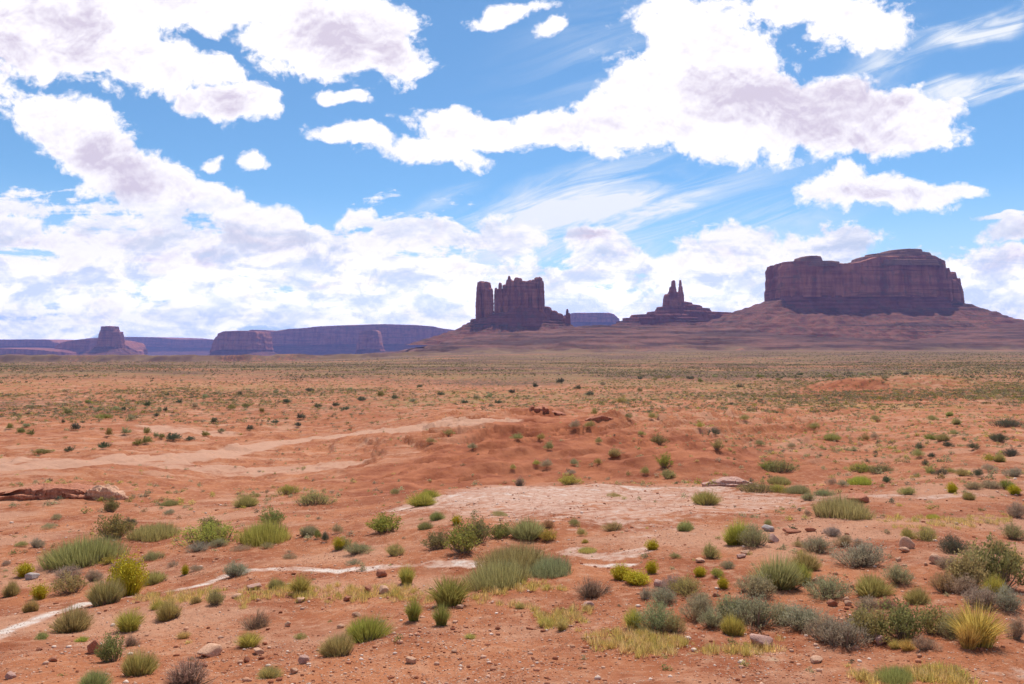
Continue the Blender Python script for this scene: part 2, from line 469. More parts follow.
# ------------------------------------------------------------------ ground material
def ground_material():
    m, t, b = new_mat('red_earth', 0.95, 0.1)
    P = geo_pos(t)
    x, y, z = sep(t, P)
    r = vlen(t, P)
    n_big = noise(t, P, 0.045, 5, 0.6)
    n_mid = noise(t, P, 0.45, 6, 0.6)
    n_sm = noise(t, P, 4.0, 6, 0.65)
    n_far = noise(t, vmap(t, P, scale=(1, 1.6, 1)), 0.006, 6, 0.62)
    red = mixc(t, n_mid.ramp(0.3, 0.7), (0.29, 0.080, 0.034), (0.49, 0.180, 0.082))
    red = mixc(t, n_sm.ramp(0.45, 0.72) * 0.75, red, (0.60, 0.30, 0.18))
    n_pat = noise(t, vmap(t, P, loc=(40, 7, 0), scale=(1, 1.7, 1)), 0.16, 6, 0.65)
    red = mixc(t, n_pat.ramp(0.48, 0.62) * 0.7, red, (0.57, 0.29, 0.18))
    red = mixc(t, n_big.ramp(0.48, 0.68) * 0.5, red, (0.36, 0.115, 0.055))
    grit = noise(t, P, 16.0, 5, 0.75)
    red = mixc(t, grit.ramp(0.54, 0.68) * 0.7, red, (0.19, 0.06, 0.03))
    red = mixc(t, noise(t, vmap(t, P, loc=(3, 3, 3)), 22.0, 4, 0.7).ramp(0.58, 0.70) * 0.6 * (1.0 - r.ramp(20, 60)), red, (0.74, 0.46, 0.32))
    # little stones and chips
    vo = t.nodes.new('ShaderNodeTexVoronoi'); vo.inputs['Scale'].default_value = 13.0
    t.links.new(P.k, vo.inputs['Vector'])
    cell = S(t, vo.outputs['Distance']); cc = sep(t, S(t, vo.outputs['Color']))[0]
    chip = (1.0 - cell.ramp(0.16, 0.30)) * cc.ramp(0.60, 0.72) * (1.0 - r.ramp(30, 80))
    chipc = mixc(t, cc.ramp(0.7, 0.95), (0.34, 0.11, 0.055), (0.78, 0.50, 0.36))
    red = mixc(t, chip * 0.85, red, chipc)
    # bare pale rock
    pale = attr(t, 'pale'); pn = noise(t, vmap(t, P, scale=(1, 2.2, 1)), 1.3, 7, 0.65)
    pm = (pale + (pn - 0.5) * 1.25 + (n_sm - 0.5) * 0.8)
    col = mixc(t, pm.ramp(0.34, 0.72) * 0.85, red, mixc(t, n_sm.ramp(0.35, 0.65), (0.54, 0.30, 0.215), (0.66, 0.43, 0.335)))
    col = mixc(t, pm.ramp(0.78, 1.10) * 0.8, col, (0.76, 0.63, 0.55))
    # bare saturated slopes
    bare = attr(t, 'bare')
    col = mixc(t, bare * 0.85, col, mixc(t, (n_mid * 0.5 + n_pat * 0.5).ramp(0.38, 0.62), (0.235, 0.062, 0.029), (0.46, 0.150, 0.070)))
    # sandy bed of the wash
    wash = attr(t, 'wash')
    col = mixc(t, (wash + (n_mid - 0.5) * 0.9).ramp(0.30, 0.62) * 0.9, col, mixc(t, n_sm, (0.50, 0.245, 0.155), (0.61, 0.355, 0.245)))
    # sparse cover seen from far: scrub grey, olive, straw; browns also paint cloud shadow
    veg_shadow = attr(t, 'veg_shadow')
    speck = noise(t, vmap(t, P, scale=(1, 0.55, 1)), 0.5, 4, 0.7)
    speck2 = noise(t, vmap(t, P, scale=(1, 0.35, 1)), 0.11, 5, 0.75)
    far = r.ramp(250, 700)
    sp = speck * (1.0 - far) + speck2 * far
    vc = mixc(t, n_far.ramp(0.40, 0.58), (0.120, 0.072, 0.052), (0.235, 0.150, 0.072))
    col = mixc(t, (veg_shadow + (sp - 0.5) * 1.6).ramp(0.36, 0.72) * 0.85, col, vc)
    straw = attr(t, 'straw')
    col = mixc(t, (straw + (speck - 0.5) * 1.8 + (n_sm - 0.5) * 1.0).ramp(0.45, 0.85) * 0.6, col, (0.36, 0.27, 0.09))
    # strata of the bench
    bench = attr(t, 'bench')
    strat = noise(t, comb(t, x * 0.0022, y * 0.0022, z * 0.055), 1.0, 6, 0.65)
    shale = mixc(t, strat.ramp(0.42, 0.60), (0.09, 0.036, 0.028), (0.24, 0.095, 0.065))
    shale = mixc(t, noise(t, P, 0.09, 3, 0.7).ramp(0.54, 0.62) * 0.6 * r.ramp(1500, 2500), shale, (0.085, 0.07, 0.045))
    shale = mixc(t, speck2.ramp(0.5, 0.7) * 0.5, shale, (0.13, 0.09, 0.055))
    col = mixc(t, bench, col, shale)
    col = mixc(t, 1.0, col, (0.93, 0.95, 0.92), 'MULTIPLY')
    t.links.new(col.k, b.inputs['Base Color'])
    hgt = n_sm * 0.07 + chip * 0.05 + grit * 0.035 + n_mid * 0.15
    bump_to(t, b, hgt, 1.0, 0.8)
    return m

# ------------------------------------------------------------------ marks on the ground, in plan
def poly_dist(x, y, pts, closed=False):
    d = np.full(np.shape(x), 1e9)
    n = len(pts)
    for i in range(n if closed else n - 1):
        ax, ay = pts[i][:2]; bx, by = pts[(i + 1) % n][:2]
        ex, ey = bx - ax, by - ay
        tt = np.clip(((x - ax) * ex + (y - ay) * ey) / (ex * ex + ey * ey + 1e-9), 0, 1)
        d = np.minimum(d, np.hypot(x - ax - tt * ex, y - ay - tt * ey))
    return d

def inside(x, y, pts):
    c = np.zeros(np.shape(x), bool); n = len(pts)
    for i in range(n):
        ax, ay = pts[i][:2]; bx, by = pts[(i + 1) % n][:2]
        cond = ((ay > y) != (by > y)) & (x < (bx - ax) * (y - ay) / (by - ay + 1e-12) + ax)
        c ^= cond
    return c

def area(x, y, pix, soft):
    """1 inside a patch whose corners are given by the lines of sight through them, fading over soft metres"""
    pts = hit([p[0] for p in pix], [p[1] for p in pix], False)
    d = poly_dist(x, y, pts, True)
    s = np.where(inside(x, y, pts), d, -d)
    return sstep(s, -soft, soft)

def strip(x, y, pix, half):
    pts = hit([p[0] for p in pix], [p[1] for p in pix], False)
    return 1 - sstep(poly_dist(x, y, pts), half * 0.4, half * 1.5)

VEIN = [(-8, 640), (8, 631), (50, 616), (86, 607), (133, 598), (196, 588), (213, 583), (259, 575), (319, 569), (345, 569), (406, 566), (466, 562), (490, 562)]
VEIN2 = [(566, 555), (600, 559), (640, 552)]
VEIN2B = [(585, 566), (612, 567), (634, 566)]
VEIN3 = [(735, 497), (790, 500), (850, 497), (900, 493), (960, 492)]
SHELF = [(390, 514), (420, 502), (465, 490), (520, 485), (600, 484), (680, 486), (770, 488), (850, 492), (900, 494), (850, 502), (760, 512), (715, 524), (690, 540), (640, 550), (590, 545), (560, 534), (520, 526), (450, 524)]
WASH = [(-40, 474), (60, 466), (120, 461), (200, 455), (250, 448), (300, 441), (360, 433), (420, 427), (470, 423), (505, 420)]
STRAWS = [[(130, 596), (260, 588), (400, 586), (470, 590), (470, 600), (380, 598), (250, 604), (150, 606)],
          [(530, 604), (560, 598), (590, 610), (580, 632), (545, 626)], [(585, 638), (640, 628), (720, 640), (690, 656), (620, 652)],
          [(700, 640), (760, 640), (775, 655), (720, 652)], [(880, 518), (960, 512), (1010, 516), (1010, 524), (950, 528), (890, 530)],
          [(470, 590), (540, 580), (565, 592), (540, 606), (490, 602)], [(860, 670), (960, 672), (960, 690), (860, 690)]]
GREENS = [[(-10, 416), (60, 408), (120, 407), (60, 416), (0, 421)], [(640, 388), (760, 384), (800, 387), (720, 392)], [(420, 392), (480, 389), (560, 392), (500, 400), (430, 398)],
          [(760, 398), (860, 402), (1020, 405), (1020, 416), (900, 414), (780, 408)]]
BARE = [(345, 470), (420, 445), (470, 425), (520, 409), (560, 412), (640, 430), (700, 440), (770, 450), (780, 470), (700, 482), (540, 482), (440, 492), (340, 500)]
ORANGE = [(808, 398), (815, 389), (850, 384), (900, 386), (960, 391), (965, 400), (900, 402)]

def build_ground():
    near = np.exp(np.linspace(math.log(1.2), math.log(5.0), 14))[:-1]
    r1 = np.exp(np.linspace(math.log(5.0), math.log(60.0), 400))[:-1]
    r2 = np.exp(np.linspace(math.log(60.0), math.log(300.0), 250))[:-1]
    r3 = np.exp(np.linspace(math.log(300.0), math.log(2900.0), 120))[:-1]
    r4 = np.linspace(2900, 5600, 230)[:-1]
    r5 = np.exp(np.linspace(math.log(5600.0), math.log(20800.0), 36))
    rr = np.concatenate([near, r1, r2, r3, r4, r5])
    a1 = np.linspace(R(-42), R(42), 860)
    a2 = np.linspace(R(42), R(318), 70)[1:-1]
    az = np.concatenate([a1, a2])
    A, RR = np.meshgrid(az, rr, indexing='ij')
    # let the rings go round the eye evenly, nothing aligned to the picture
    X = RR * np.sin(A); Y = RR * np.cos(A)
    x = X.ravel(); y = Y.ravel()
    z = ground_z(x, y)
    r = np.hypot(x, y)
    u = np.where(y > 1, x / np.maximum(y, 1), 3.0 * np.sign(x))
    nA, nR = len(az), len(rr)
    idx = np.arange(nA * nR).reshape(nA, nR)
    a = idx; bnext = np.roll(idx, -1, 0)
    f = np.stack([a[:, :-1], a[:, 1:], bnext[:, 1:], bnext[:, :-1]], -1).reshape(-1, 4)
    f = f[:, ::-1]
    # attributes
    Z = np.zeros_like(x)
    fr = y > 2
    def on(fn, *k, **kw):
        o = np.zeros_like(x); o[fr] = fn(x[fr] + wx[fr], y[fr] + wy[fr], *k, **kw); return o
    x0_, y0_ = x, y
    wx = fbm(x / (1.5 + r * .12), y / (1.5 + r * .12), 4, 87) * (0.25 + r * 0.028); wy = fbm(x / (1.5 + r * .12) + 9, y / (1.5 + r * .12), 4, 88) * (0.25 + r * 0.05)
    pale = on(area, SHELF, 2.6) * (0.58 + 0.22 * fbm(x / 3.5, y / 2.5, 3, 89))
    vk = 0.80 + 0.45 * fbm(x / 1.1, y / 1.1, 3, 90)
    pale = np.maximum(pale, on(strip, VEIN, 0.24) * 1.10 * vk)
    pale = np.maximum(pale, on(strip, VEIN2, 0.40) * 1.0 * vk); pale = np.maximum(pale, on(strip, VEIN2B, 0.2) * 0.9)
    pale = np.maximum(pale, on(strip, VEIN3, 0.6) * 0.7 * vk)
    topedge = on(strip, [(425, 503), (470, 493), (520, 487), (600, 485), (700, 488)], 1.2)
    pale = np.maximum(pale, topedge * 0.85 * vk)
    pale += 0.25 * sstep(fbm(x / 16, y / 9, 4, 81), 0.15, 0.6) * bump(r, 14, 22, 130, 160)
    pale += 0.42 * sstep(fbm(x / 1.6, y / 1.1, 4, 82), -0.15, 0.5) * (1 - sstep(r, 9.0, 11.5))
    wash = on(strip, WASH, 3.6)
    wash = np.maximum(wash, 0.55 * sstep(fbm(x / 30, y / 12, 3, 83), 0.2, 0.5) * bump(r, 60, 75, 140, 170) * (u < 0))
    bare = on(area, BARE, 5.0); bare = np.maximum(bare, on(area, ORANGE, 5.0))
    lf = fbm(x / 90.0, y / 60.0, 4, 84)
    veg_shadow = 0.18 * sstep(r, 30, 60) + 0.32 * sstep(r, 110, 200) + 0.24 * sstep(r, 230, 520) + 0.12 * sstep(r, 900, 2500)  # scrub cover, thickened with distance to paint cloud-shadow bands on the plain
    veg_shadow += lf * 0.18 * sstep(r, 60, 200)
    veg_shadow -= 0.45 * bare + 0.5 * wash
    big = fbm(x / 520.0, y / 260.0, 4, 85)
    veg_shadow += 0.30 * fbm(x / 150.0, y / 110.0, 4, 92) * sstep(r, 120, 260)
    veg_shadow -= 0.30 * sstep(big, 0.10, 0.45) * sstep(r, 300, 700)
    straw = Z.copy()
    for p in STRAWS: straw = np.maximum(straw, on(area, p, 0.8) * 0.50)
    for p in GREENS: straw = np.maximum(straw, on(area, p, 14.0) * 0.62)
    straw = np.maximum(straw, 0.52 * bump(r, 120, 150, 330, 450) * (0.7 + 0.6 * fbm(x / 40, y / 25, 3, 86)) * (1 - bare))
    t, top, back = pedestal(x, y)
    bench = sstep(t + fbm(x / 130, y / 160, 4, 91) * 0.16, 0.0, 0.30) * back
    bench = np.maximum(bench, sstep(r, 4000, 6500) * 0.75)
    me = mesh_np('ground', np.stack([x, y, z], 1), f, ground_material(), True,
                 dict(pale=np.clip(pale, 0, 1.2), wash=wash, bare=bare, veg_shadow=np.clip(veg_shadow, 0, 1), straw=np.clip(straw, 0, 1), bench=bench))
    # close the small hole under the view point
    o = obj('ground', me); tag(o, kind='structure')
    n0 = len(near)
    o['label'] = 'red desert ground with pale rock shelf, sandy wash and shale bench'
    return o
build_ground()

# ------------------------------------------------------------------ rock formations far off
def rock_material(name, lo, hi, band=0.02, dark=(0.10, 0.030, 0.025), streak=0.02, scrub=False):
    m, t, b = new_mat(name, 0.95, 0.1)
    P = geo_pos(t); x, y, z = sep(t, P)
    st = noise(t, comb(t, x * 0.0012, y * 0.0012, z * band), 1.0, 5, 0.62)
    vs = noise(t, vmap(t, P, scale=(streak, streak, streak * 0.12)), 1.0, 6, 0.62)
    pt = noise(t, P, 0.02, 5, 0.6)
    col = mixc(t, (st * 0.5 + vs * 0.5).ramp(0.38, 0.62), lo, hi)
    col = mixc(t, st.ramp(0.54, 0.60) * (0.85 if scrub else 0.6), col, dark)
    col = mixc(t, vs.ramp(0.56, 0.74) * 0.45, col, dark)
    # scrub and rubble speckle
    col = mixc(t, pt.ramp(0.52, 0.66) * 0.5, col, (0.15, 0.10, 0.065))
    if scrub: col = mixc(t, noise(t, P, 0.085, 3, 0.7).ramp(0.53, 0.60) * 0.65, col, (0.075, 0.065, 0.04))
    t.links.new(col.k, b.inputs['Base Color'])
    bump_to(t, b, vs * 14.0 + st * 8.0 + noise(t, P, 0.06, 4, 0.6) * 4.0, 1.0, 0.9)
    return m

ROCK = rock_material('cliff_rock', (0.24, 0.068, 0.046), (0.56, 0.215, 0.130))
SHADOW_SHALE = rock_material('shadow_shale_rock', (0.18, 0.055, 0.046), (0.33, 0.110, 0.080), band=0.05, streak=0.012)  # lower butte layer; its dark tone also paints in the cloud shadow
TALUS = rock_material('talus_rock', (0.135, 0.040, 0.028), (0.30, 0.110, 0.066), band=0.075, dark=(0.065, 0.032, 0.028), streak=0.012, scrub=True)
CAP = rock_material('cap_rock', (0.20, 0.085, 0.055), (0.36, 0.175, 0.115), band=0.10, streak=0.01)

def P2W(c, r, D): return (c - 512.0) / F * D, (EYE - r) / F * D

def outline_pts(kind, n, a, b, power=2.6, wob=0.12, seed=0):
    """closed plan curve: superellipse of half sizes a, b, with bays and buttresses"""
    th = np.linspace(0, 2 * math.pi, n, endpoint=False)
    c, s = np.cos(th), np.sin(th)
    rr = (np.abs(c) ** power + np.abs(s) ** power) ** (-1 / power)
    x, y = rr * c * a, rr * s * b
    m = min(a, b)
    k = fbm(np.cos(th) * 2.2 + seed * 3.1 + 9, np.sin(th) * 2.2 + seed * 1.7 + 9, 4, 300 + seed) * wob * m
    L = np.hypot(x, y); return x + x / L * k, y + y / L * k

def normals2(x, y, passes=3):
    tx = np.roll(x, -1) - np.roll(x, 1); ty = np.roll(y, -1) - np.roll(y, 1)
    L = np.hypot(tx, ty) + 1e-9
    nx, ny = ty / L, -tx / L
    for _ in range(passes):
        nx = (np.roll(nx, 1) + nx + np.roll(nx, -1)) / 3; ny = (np.roll(ny, 1) + ny + np.roll(ny, -1)) / 3
    L = np.hypot(nx, ny) + 1e-9
    return nx / L, ny / L

def arc(x, y): return np.concatenate([[0], np.cumsum(np.hypot(np.diff(x), np.diff(y)))])

def wall(cx, cy, ox, oy, zt, zb, levels, off0=0.0, off1=0.0, flute=6.0, fw=40.0, ledge=0.0, lstep=30.0, seed=0, curve=1.0, cap=None, gully=0.0, passes=3, hum=0.0):
    """skin of rock from z = zb (bottom) to z = zt (per outline point); cap(x,y)-> z closes the top"""
    n = len(ox); nx, ny = normals2(ox, oy, passes); s = arc(ox, oy); per = s[-1] + math.hypot(ox[0] - ox[-1], oy[0] - oy[-1])
    th = s / per * 2 * math.pi; kk = per / (2 * math.pi)
    zt = np.broadcast_to(np.asarray(zt, float), (n,)); zb = np.broadcast_to(np.asarray(zb, float), (n,))
    V = []
    for j in range(levels + 1):
        f = j / levels                       # 0 top .. 1 bottom
        z = zt * (1 - f) + zb * f
        off = off0 + (off1 - off0) * f ** curve
        # fluting that keeps its place down the wall
        q = kk / fw
        fl = ridge(np.cos(th) * q + 50 + seed, np.sin(th) * q + 50 + z / (fw * 9), 4, 400 + seed) - 0.5
        fl2 = fbm(np.cos(th) * q * 3 + 20, np.sin(th) * q * 3 + 20 + z / (fw * 2.0), 3, 420 + seed)
        d = off + fl * flute * 2 * (0.25 + 0.75 * min(1, f * 5 + 0.3)) + fl2 * flute * 0.35
        if gully: d = d + (ridge(np.cos(th) * q * 0.8 + 30, np.sin(th) * q * 0.8 + 30, 3, 430 + seed) - 0.5) * gully * f
        if ledge:
            qz = (z + fbm(np.cos(th) * q * .7, np.sin(th) * q * .7, 3, 440 + seed) * lstep * 0.5) / lstep
            qf = qz - np.floor(qz)
            d = d - (sstep(qf, 0.15, 0.45) - qf) * ledge
        X_, Y_ = cx + ox + nx * d, cy + oy + ny * d
        if hum: z = z + (ridge(X_ / 95, Y_ / 95, 4, 450 + seed) - 0.55) * hum * min(1, f * 4) * min(1, (1 - f) * 6 + .2)
        V.append(np.stack([X_, Y_, z + 0 * X_], 1))
    faces = []
    L = levels + 1
    if cap is not None:
        top = V[0]; K = 12; rings = []
        mx, my = top[:, 0].mean(), top[:, 1].mean()
        for k in range(1, K + 1):
            g = 1 - k / (K + 0.6)
            px = mx + (top[:, 0] - mx) * g; py = my + (top[:, 1] - my) * g
            pz = cap(px, py, 1 - g, top[:, 2])
            rings.append(np.stack([px, py, pz], 1))
        V = rings[::-1] + V; L += K
        ctr = len(V) * n
        V.append(np.array([[mx, my, rings[-1][:, 2].mean()]]))
        i = np.arange(n)
        faces.append(np.stack([np.full(n, ctr), i, (i + 1) % n], 1))
    j, i = np.meshgrid(np.arange(L - 1), np.arange(n), indexing='ij')
    a = j * n + i; b_ = j * n + (i + 1) % n
    faces.append(np.stack([a, a + n, b_ + n, b_], -1).reshape(-1, 4))
    return np.concatenate(V), faces

def merge(parts):
    vs, f3, f4, k = [], [], [], 0
    for v, fs in parts:
        for f in fs:
            (f3 if f.shape[1] == 3 else f4).append(f + k)
        vs.append(v); k += len(v)
    out = []
    if f3: out.append(np.concatenate(f3))
    if f4: out.append(np.concatenate(f4))
    return np.concatenate(vs), out

def rock_obj(name, parts, mat, parent, smooth=False, base=(0, 0, 0)):
    v, f = merge(parts)
    return obj(name, mesh_np(name, v - np.array(base), f, mat, smooth), parent)

def curve_top(pts, D):
    """silhouette rows by column -> height by x at distance D"""
    xs = [(c - 512) / F * D for c, r in pts]; zs = [(EYE - r) / F * D for c, r in pts]
    return lambda x: np.interp(x, xs, zs)

# --- the great mesa at the right
def big_mesa():
    D = 4300.0
    root = empty('mesa', (((862 - 512) / F) * D, D, P2W(0, 330, D)[1])); B = root.location
    tag(root, 'massive flat-topped red mesa with a stepped summit, largest rock of all, at the right', 'mesa', None)
    b = 210.0; cy = D + b
    x0, x1 = P2W(770.5, 0, cy)[0], P2W(934.5, 0, cy)[0]
    a = (x1 - x0) / 2; cx = (x0 + x1) / 2
    rim = curve_top([(760, 268), (772, 265.5), (800, 263), (835, 264.5), (846, 265), (856, 263), (872, 258.5), (925, 257.5), (933, 259), (936, 261), (950, 266)], D + 60)
    top = curve_top([(760, 268), (772, 264), (785, 262.5), (793, 260.5), (797, 259.5), (800, 255.6), (812, 256), (815, 258), (820, 259), (832, 260.5), (837, 264), (846, 264), (856, 258), (866, 254.5), (873, 251.5), (879, 251.0), (888, 249.2), (914, 248.8), (919, 251), (926, 253.5), (930, 256.5), (934, 260), (936, 262), (950, 268)], D + 210)
    ox, oy = outline_pts('m', 900, a - 22, b, 5.0, 0.14, 3)
    zc = rim(cx + ox) * (1 + 0.04 * np.abs(ox / a) ** 3)
    zb = P2W(0, 297, D)[1]
    def cap(px, py, g, z0):
        t = top(px); k = np.floor(np.clip((g - 0.02) * 9, 0, 1) * 4) / 4 * 0.75 + np.clip(g * 9, 0, 1) * 0.25
        return np.maximum(rim(px), z0 * (1 - np.clip(g * 4, 0, 1))) + (t - rim(px)) * k * 0.15 + fbm(px / 30, py / 30, 3, 90) * 4
    w = wall(cx, cy, ox, oy, zc, zb, 46, 4, 24, flute=20, fw=85, ledge=7, lstep=70, seed=1, cap=cap)
    rock_obj('cliff', [w], ROCK, root, base=B)
    # stepped summit beds lying on the cliff
    sp = []
    for c0, c1, rt, rb, bb, sd in ((846, 934, 259.5, 264, 215, 5), (856, 929, 255.0, 260, 190, 6), (868, 925, 251.6, 256, 165, 7), (884, 917, 249.0, 252.5, 130, 8), (786, 836, 261, 265, 190, 9), (797, 818, 256, 262, 110, 10)):
        xa, xb = P2W(c0, 0, cy - 20)[0], P2W(c1, 0, cy - 20)[0]
        px, py = outline_pts('s', 260, (xb - xa) / 2 - 8, bb, 2.6, 0.14, sd)
        z1, z0 = P2W(0, rt, cy - bb)[1], P2W(0, rb, cy - bb)[1]
        sp.append(wall((xa + xb) / 2, cy - 20, px, py, z1, z0 - 12, 5, 0, 16, flute=5, fw=45, ledge=5, lstep=11, seed=sd, cap=lambda px, py, g, z: z + g * 5))
    rock_obj('caprock', sp, CAP, root, base=B)
    # pinnacles breaking off the right shoulder
    pn = []
    for c, hw, rt, rb, dep, sd in ((938, 4.5, 270.5, 302, 120, 11), (943.5, 4.5, 276, 302, 80, 12), (950.5, 4.2, 273.5, 300, 50, 13), (955.3, 3.8, 279.5, 302, 46, 14), (952, 8, 284, 304, 75, 15), (947, 7, 281, 304, 95, 16)):
        X = P2W(c, 0, cy - 60)[0]; w_ = hw / F * D
        px, py = outline_pts('s', 110, w_, dep, 2.6, 0.22, sd)
        z1, z0 = P2W(0, rt, cy - 60)[1], P2W(0, rb + 2, D)[1]
        pn.append(wall(X, cy - 60, px, py, z1 + fbm(px / 14, py / 14, 2, sd) * 8, z0, 16, -w_ * 0.45, 6, flute=7, fw=26, seed=sd, curve=0.6, cap=lambda px, py, g, z: z + g * 6))
    rock_obj('pinnacle', pn, ROCK, root, base=B)
    # shale slope below the cliff, a cloud shadow painted into its dark colour
    w2 = wall(cx, cy, ox, oy, zb + 10, P2W(0, 318, D)[1] + fbm(ox / 300, oy / 300, 3, 77) * 25, 26, 18, 95, flute=14, fw=110, ledge=16, lstep=26, seed=2, gully=60)
    rock_obj('shadow_shale_slope', [w2], SHADOW_SHALE, root, base=B)
    # talus
    nx, ny = normals2(ox, oy)
    left = sstep(-nx, 0.2, 0.9); right = sstep(nx, 0.2, 0.9)
    zt = P2W(0, 309, D)[1] + left * 66 + right * 66 + fbm(ox / 150, oy / 150, 4, 78) * 55 * (1 - left) * (1 - right)
    w3 = wall(cx, cy, ox, oy, zt, P2W(0, 348, D)[1] + 0 * ox, 60, 40, 820, flute=16, fw=150, ledge=30, lstep=27, seed=4, curve=1.0, gully=50, passes=500, hum=34)
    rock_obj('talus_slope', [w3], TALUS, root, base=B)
    return root

def towers(specs, D, base_row, mat, fw=22, seed=0, flare=5.0, levels=26):
    out = []
    for k, (c, hw, rt, rb, dep, dy) in enumerate(specs):
        X = P2W(c, 0, D)[0]; w_ = hw / F * D
        n = max(48, int(w_ * 2.2))
        px, py = outline_pts('t', n, w_, dep, 2.7, 0.2, seed + k)
        z1, z0 = P2W(0, rt, D)[1], P2W(0, rb if rb else base_row, D)[1]
        tp = z1 + fbm((px + X) / 16, py / 16, 3, seed + k + 60) * min(w_ * 0.35, 9)
        out.append(wall(X, D + dy, px, py, tp, z0, levels, -w_ * 0.18, flare, flute=min(w_ * 0.32, 9), fw=min(fw, w_ * 1.2 + 6), ledge=3, lstep=28, seed=seed + k, curve=0.8,
                        cap=lambda px, py, g, z: z + np.clip(g * 3, 0, 1) * 5))
    return out

def cone(cx, cy, a, b, zt, zb, off1, D, mat, seed, levels=30, power=2.2, lstep=22, ledge=16, curve=1.2, gully=70, n=420, wob=0.2, flute=8, fw=90, cap=True, tilt=None):
    ox, oy = outline_pts('c', n, a, b, power, wob, seed)
    t = np.broadcast_to(np.asarray(zt, float), ox.shape) if tilt is None else zt + tilt(ox)
    return wall(cx, cy, ox, oy, t, zb, levels, 0, off1, flute=flute, fw=fw, ledge=ledge, lstep=lstep, seed=seed, curve=curve, gully=gully, cap=(lambda px, py, g, z: z + g * 3) if cap else None, passes=200, hum=22)

def castle():
    D = 4600.0
    root = empty('butte', (P2W(512, 0, D)[0], D, P2W(0, 330, D)[1])); B = root.location
    tag(root, 'castle-like red butte, jagged wall with a separate thick tower at its left end', 'butte')
    T = [(483.6, 7.4, 282.2, 322, 55, 40), (490.8, 2.4, 289, 322, 40, 20), (495.9, 1.5, 288.5, 322, 14, 10), (497.2, 2.0, 296, 322, 30, 25), (500.1, 1.9, 283.6, 322, 16, 5), (500.5, 3.4, 289.5, 322, 34, 25),
         (504.6, 2.6, 285.2, 320, 30, 18), (509.2, 1.6, 276.6, 320, 14, 0), (508.8, 3.2, 280, 320, 36, 22), (512.8, 3.4, 281.3, 319, 46, 22), (518.2, 4.4, 278.4, 319, 60, 30), (524.6, 3.6, 281.8, 318, 55, 32),
         (529, 3.6, 281.2, 318, 50, 26), (534.2, 3.0, 280.2, 317, 46, 30), (538.6, 4.3, 278.2, 317, 56, 34), (541.2, 2.8, 281.5, 317, 60, 20), (506, 2.4, 296, 322, 20, -18), (516, 2.6, 291, 322, 18, -26), (526.5, 2.4, 294, 322, 18, -28), (535, 2.6, 290, 322, 16, -26), (487, 2.6, 290, 322, 16, -20), (479, 2.6, 293, 322, 16, -14)]
    rock_obj('tower', towers(T[:2] + T[20:], D, 322, ROCK, seed=100), ROCK, root, base=B)
    body = towers(T[2:20], D, 322, ROCK, seed=120)
    xa, xb = P2W(502, 0, D)[0], P2W(541.5, 0, D)[0]
    ox, oy = outline_pts('b', 420, (xb - xa) / 2, 58, 3.4, 0.2, 9)
    tp = curve_top([(495, 292), (503, 288), (507, 284), (515, 282), (544, 282.5)], D)
    body.append(wall((xa + xb) / 2, D + 40, ox, oy, tp((xa + xb) / 2 + ox), P2W(0, 320, D)[1], 34, -6, 9, flute=13, fw=26, ledge=4, lstep=40, seed=30, cap=lambda px, py, g, z: z))
    rock_obj('cliff', body, ROCK, root, base=B)
    sh = []
    cx = P2W(508, 0, D)[0]
    ox, oy = outline_pts('b', 520, 34 / F * D, 85, 3.0, 0.14, 12)
    tp = curve_top([(466, 324), (474, 319), (500, 313), (520, 306), (544, 304), (550, 308)], D)
    sh.append(wall(cx, D + 40, ox, oy, tp(cx + ox), P2W(0, 338, D)[1], 26, -6, 150, flute=10, fw=60, ledge=12, lstep=22, seed=33, gully=30, cap=lambda px, py, g, z: z))
    for c, hw, rt, rb, dep, dy in ((470.5, 4.5, 324, 334, 40, 20), (474.5, 4, 320, 334, 40, 30)):
        sh += towers([(c, hw, rt, rb, dep, dy)], D, 330, SHADOW_SHALE, seed=int(c), flare=12, levels=10)
    sh += towers([(547, 5, 307.5, 322, 50, 30), (553, 5, 311.5, 324, 50, 30), (559.5, 4.5, 314.5, 325, 40, 30)], D, 330, SHADOW_SHALE, seed=150, flare=16, levels=12)
    sh += towers([(567.2, 1.3, 309.8, 326, 14, 0), (568.8, 1.5, 313.5, 326, 18, 8), (565, 3.6, 317.5, 326, 30, 10)], D, 330, SHADOW_SHALE, seed=160, flare=4, levels=12)
    rock_obj('shadow_shale_slope', sh, SHADOW_SHALE, root, base=B)  # foot of the butte, shale tone with cloud shadow painted in
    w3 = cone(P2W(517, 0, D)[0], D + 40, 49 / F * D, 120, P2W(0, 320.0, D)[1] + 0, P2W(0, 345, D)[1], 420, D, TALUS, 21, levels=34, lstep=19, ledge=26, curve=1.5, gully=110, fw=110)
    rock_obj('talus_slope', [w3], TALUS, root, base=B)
    return root

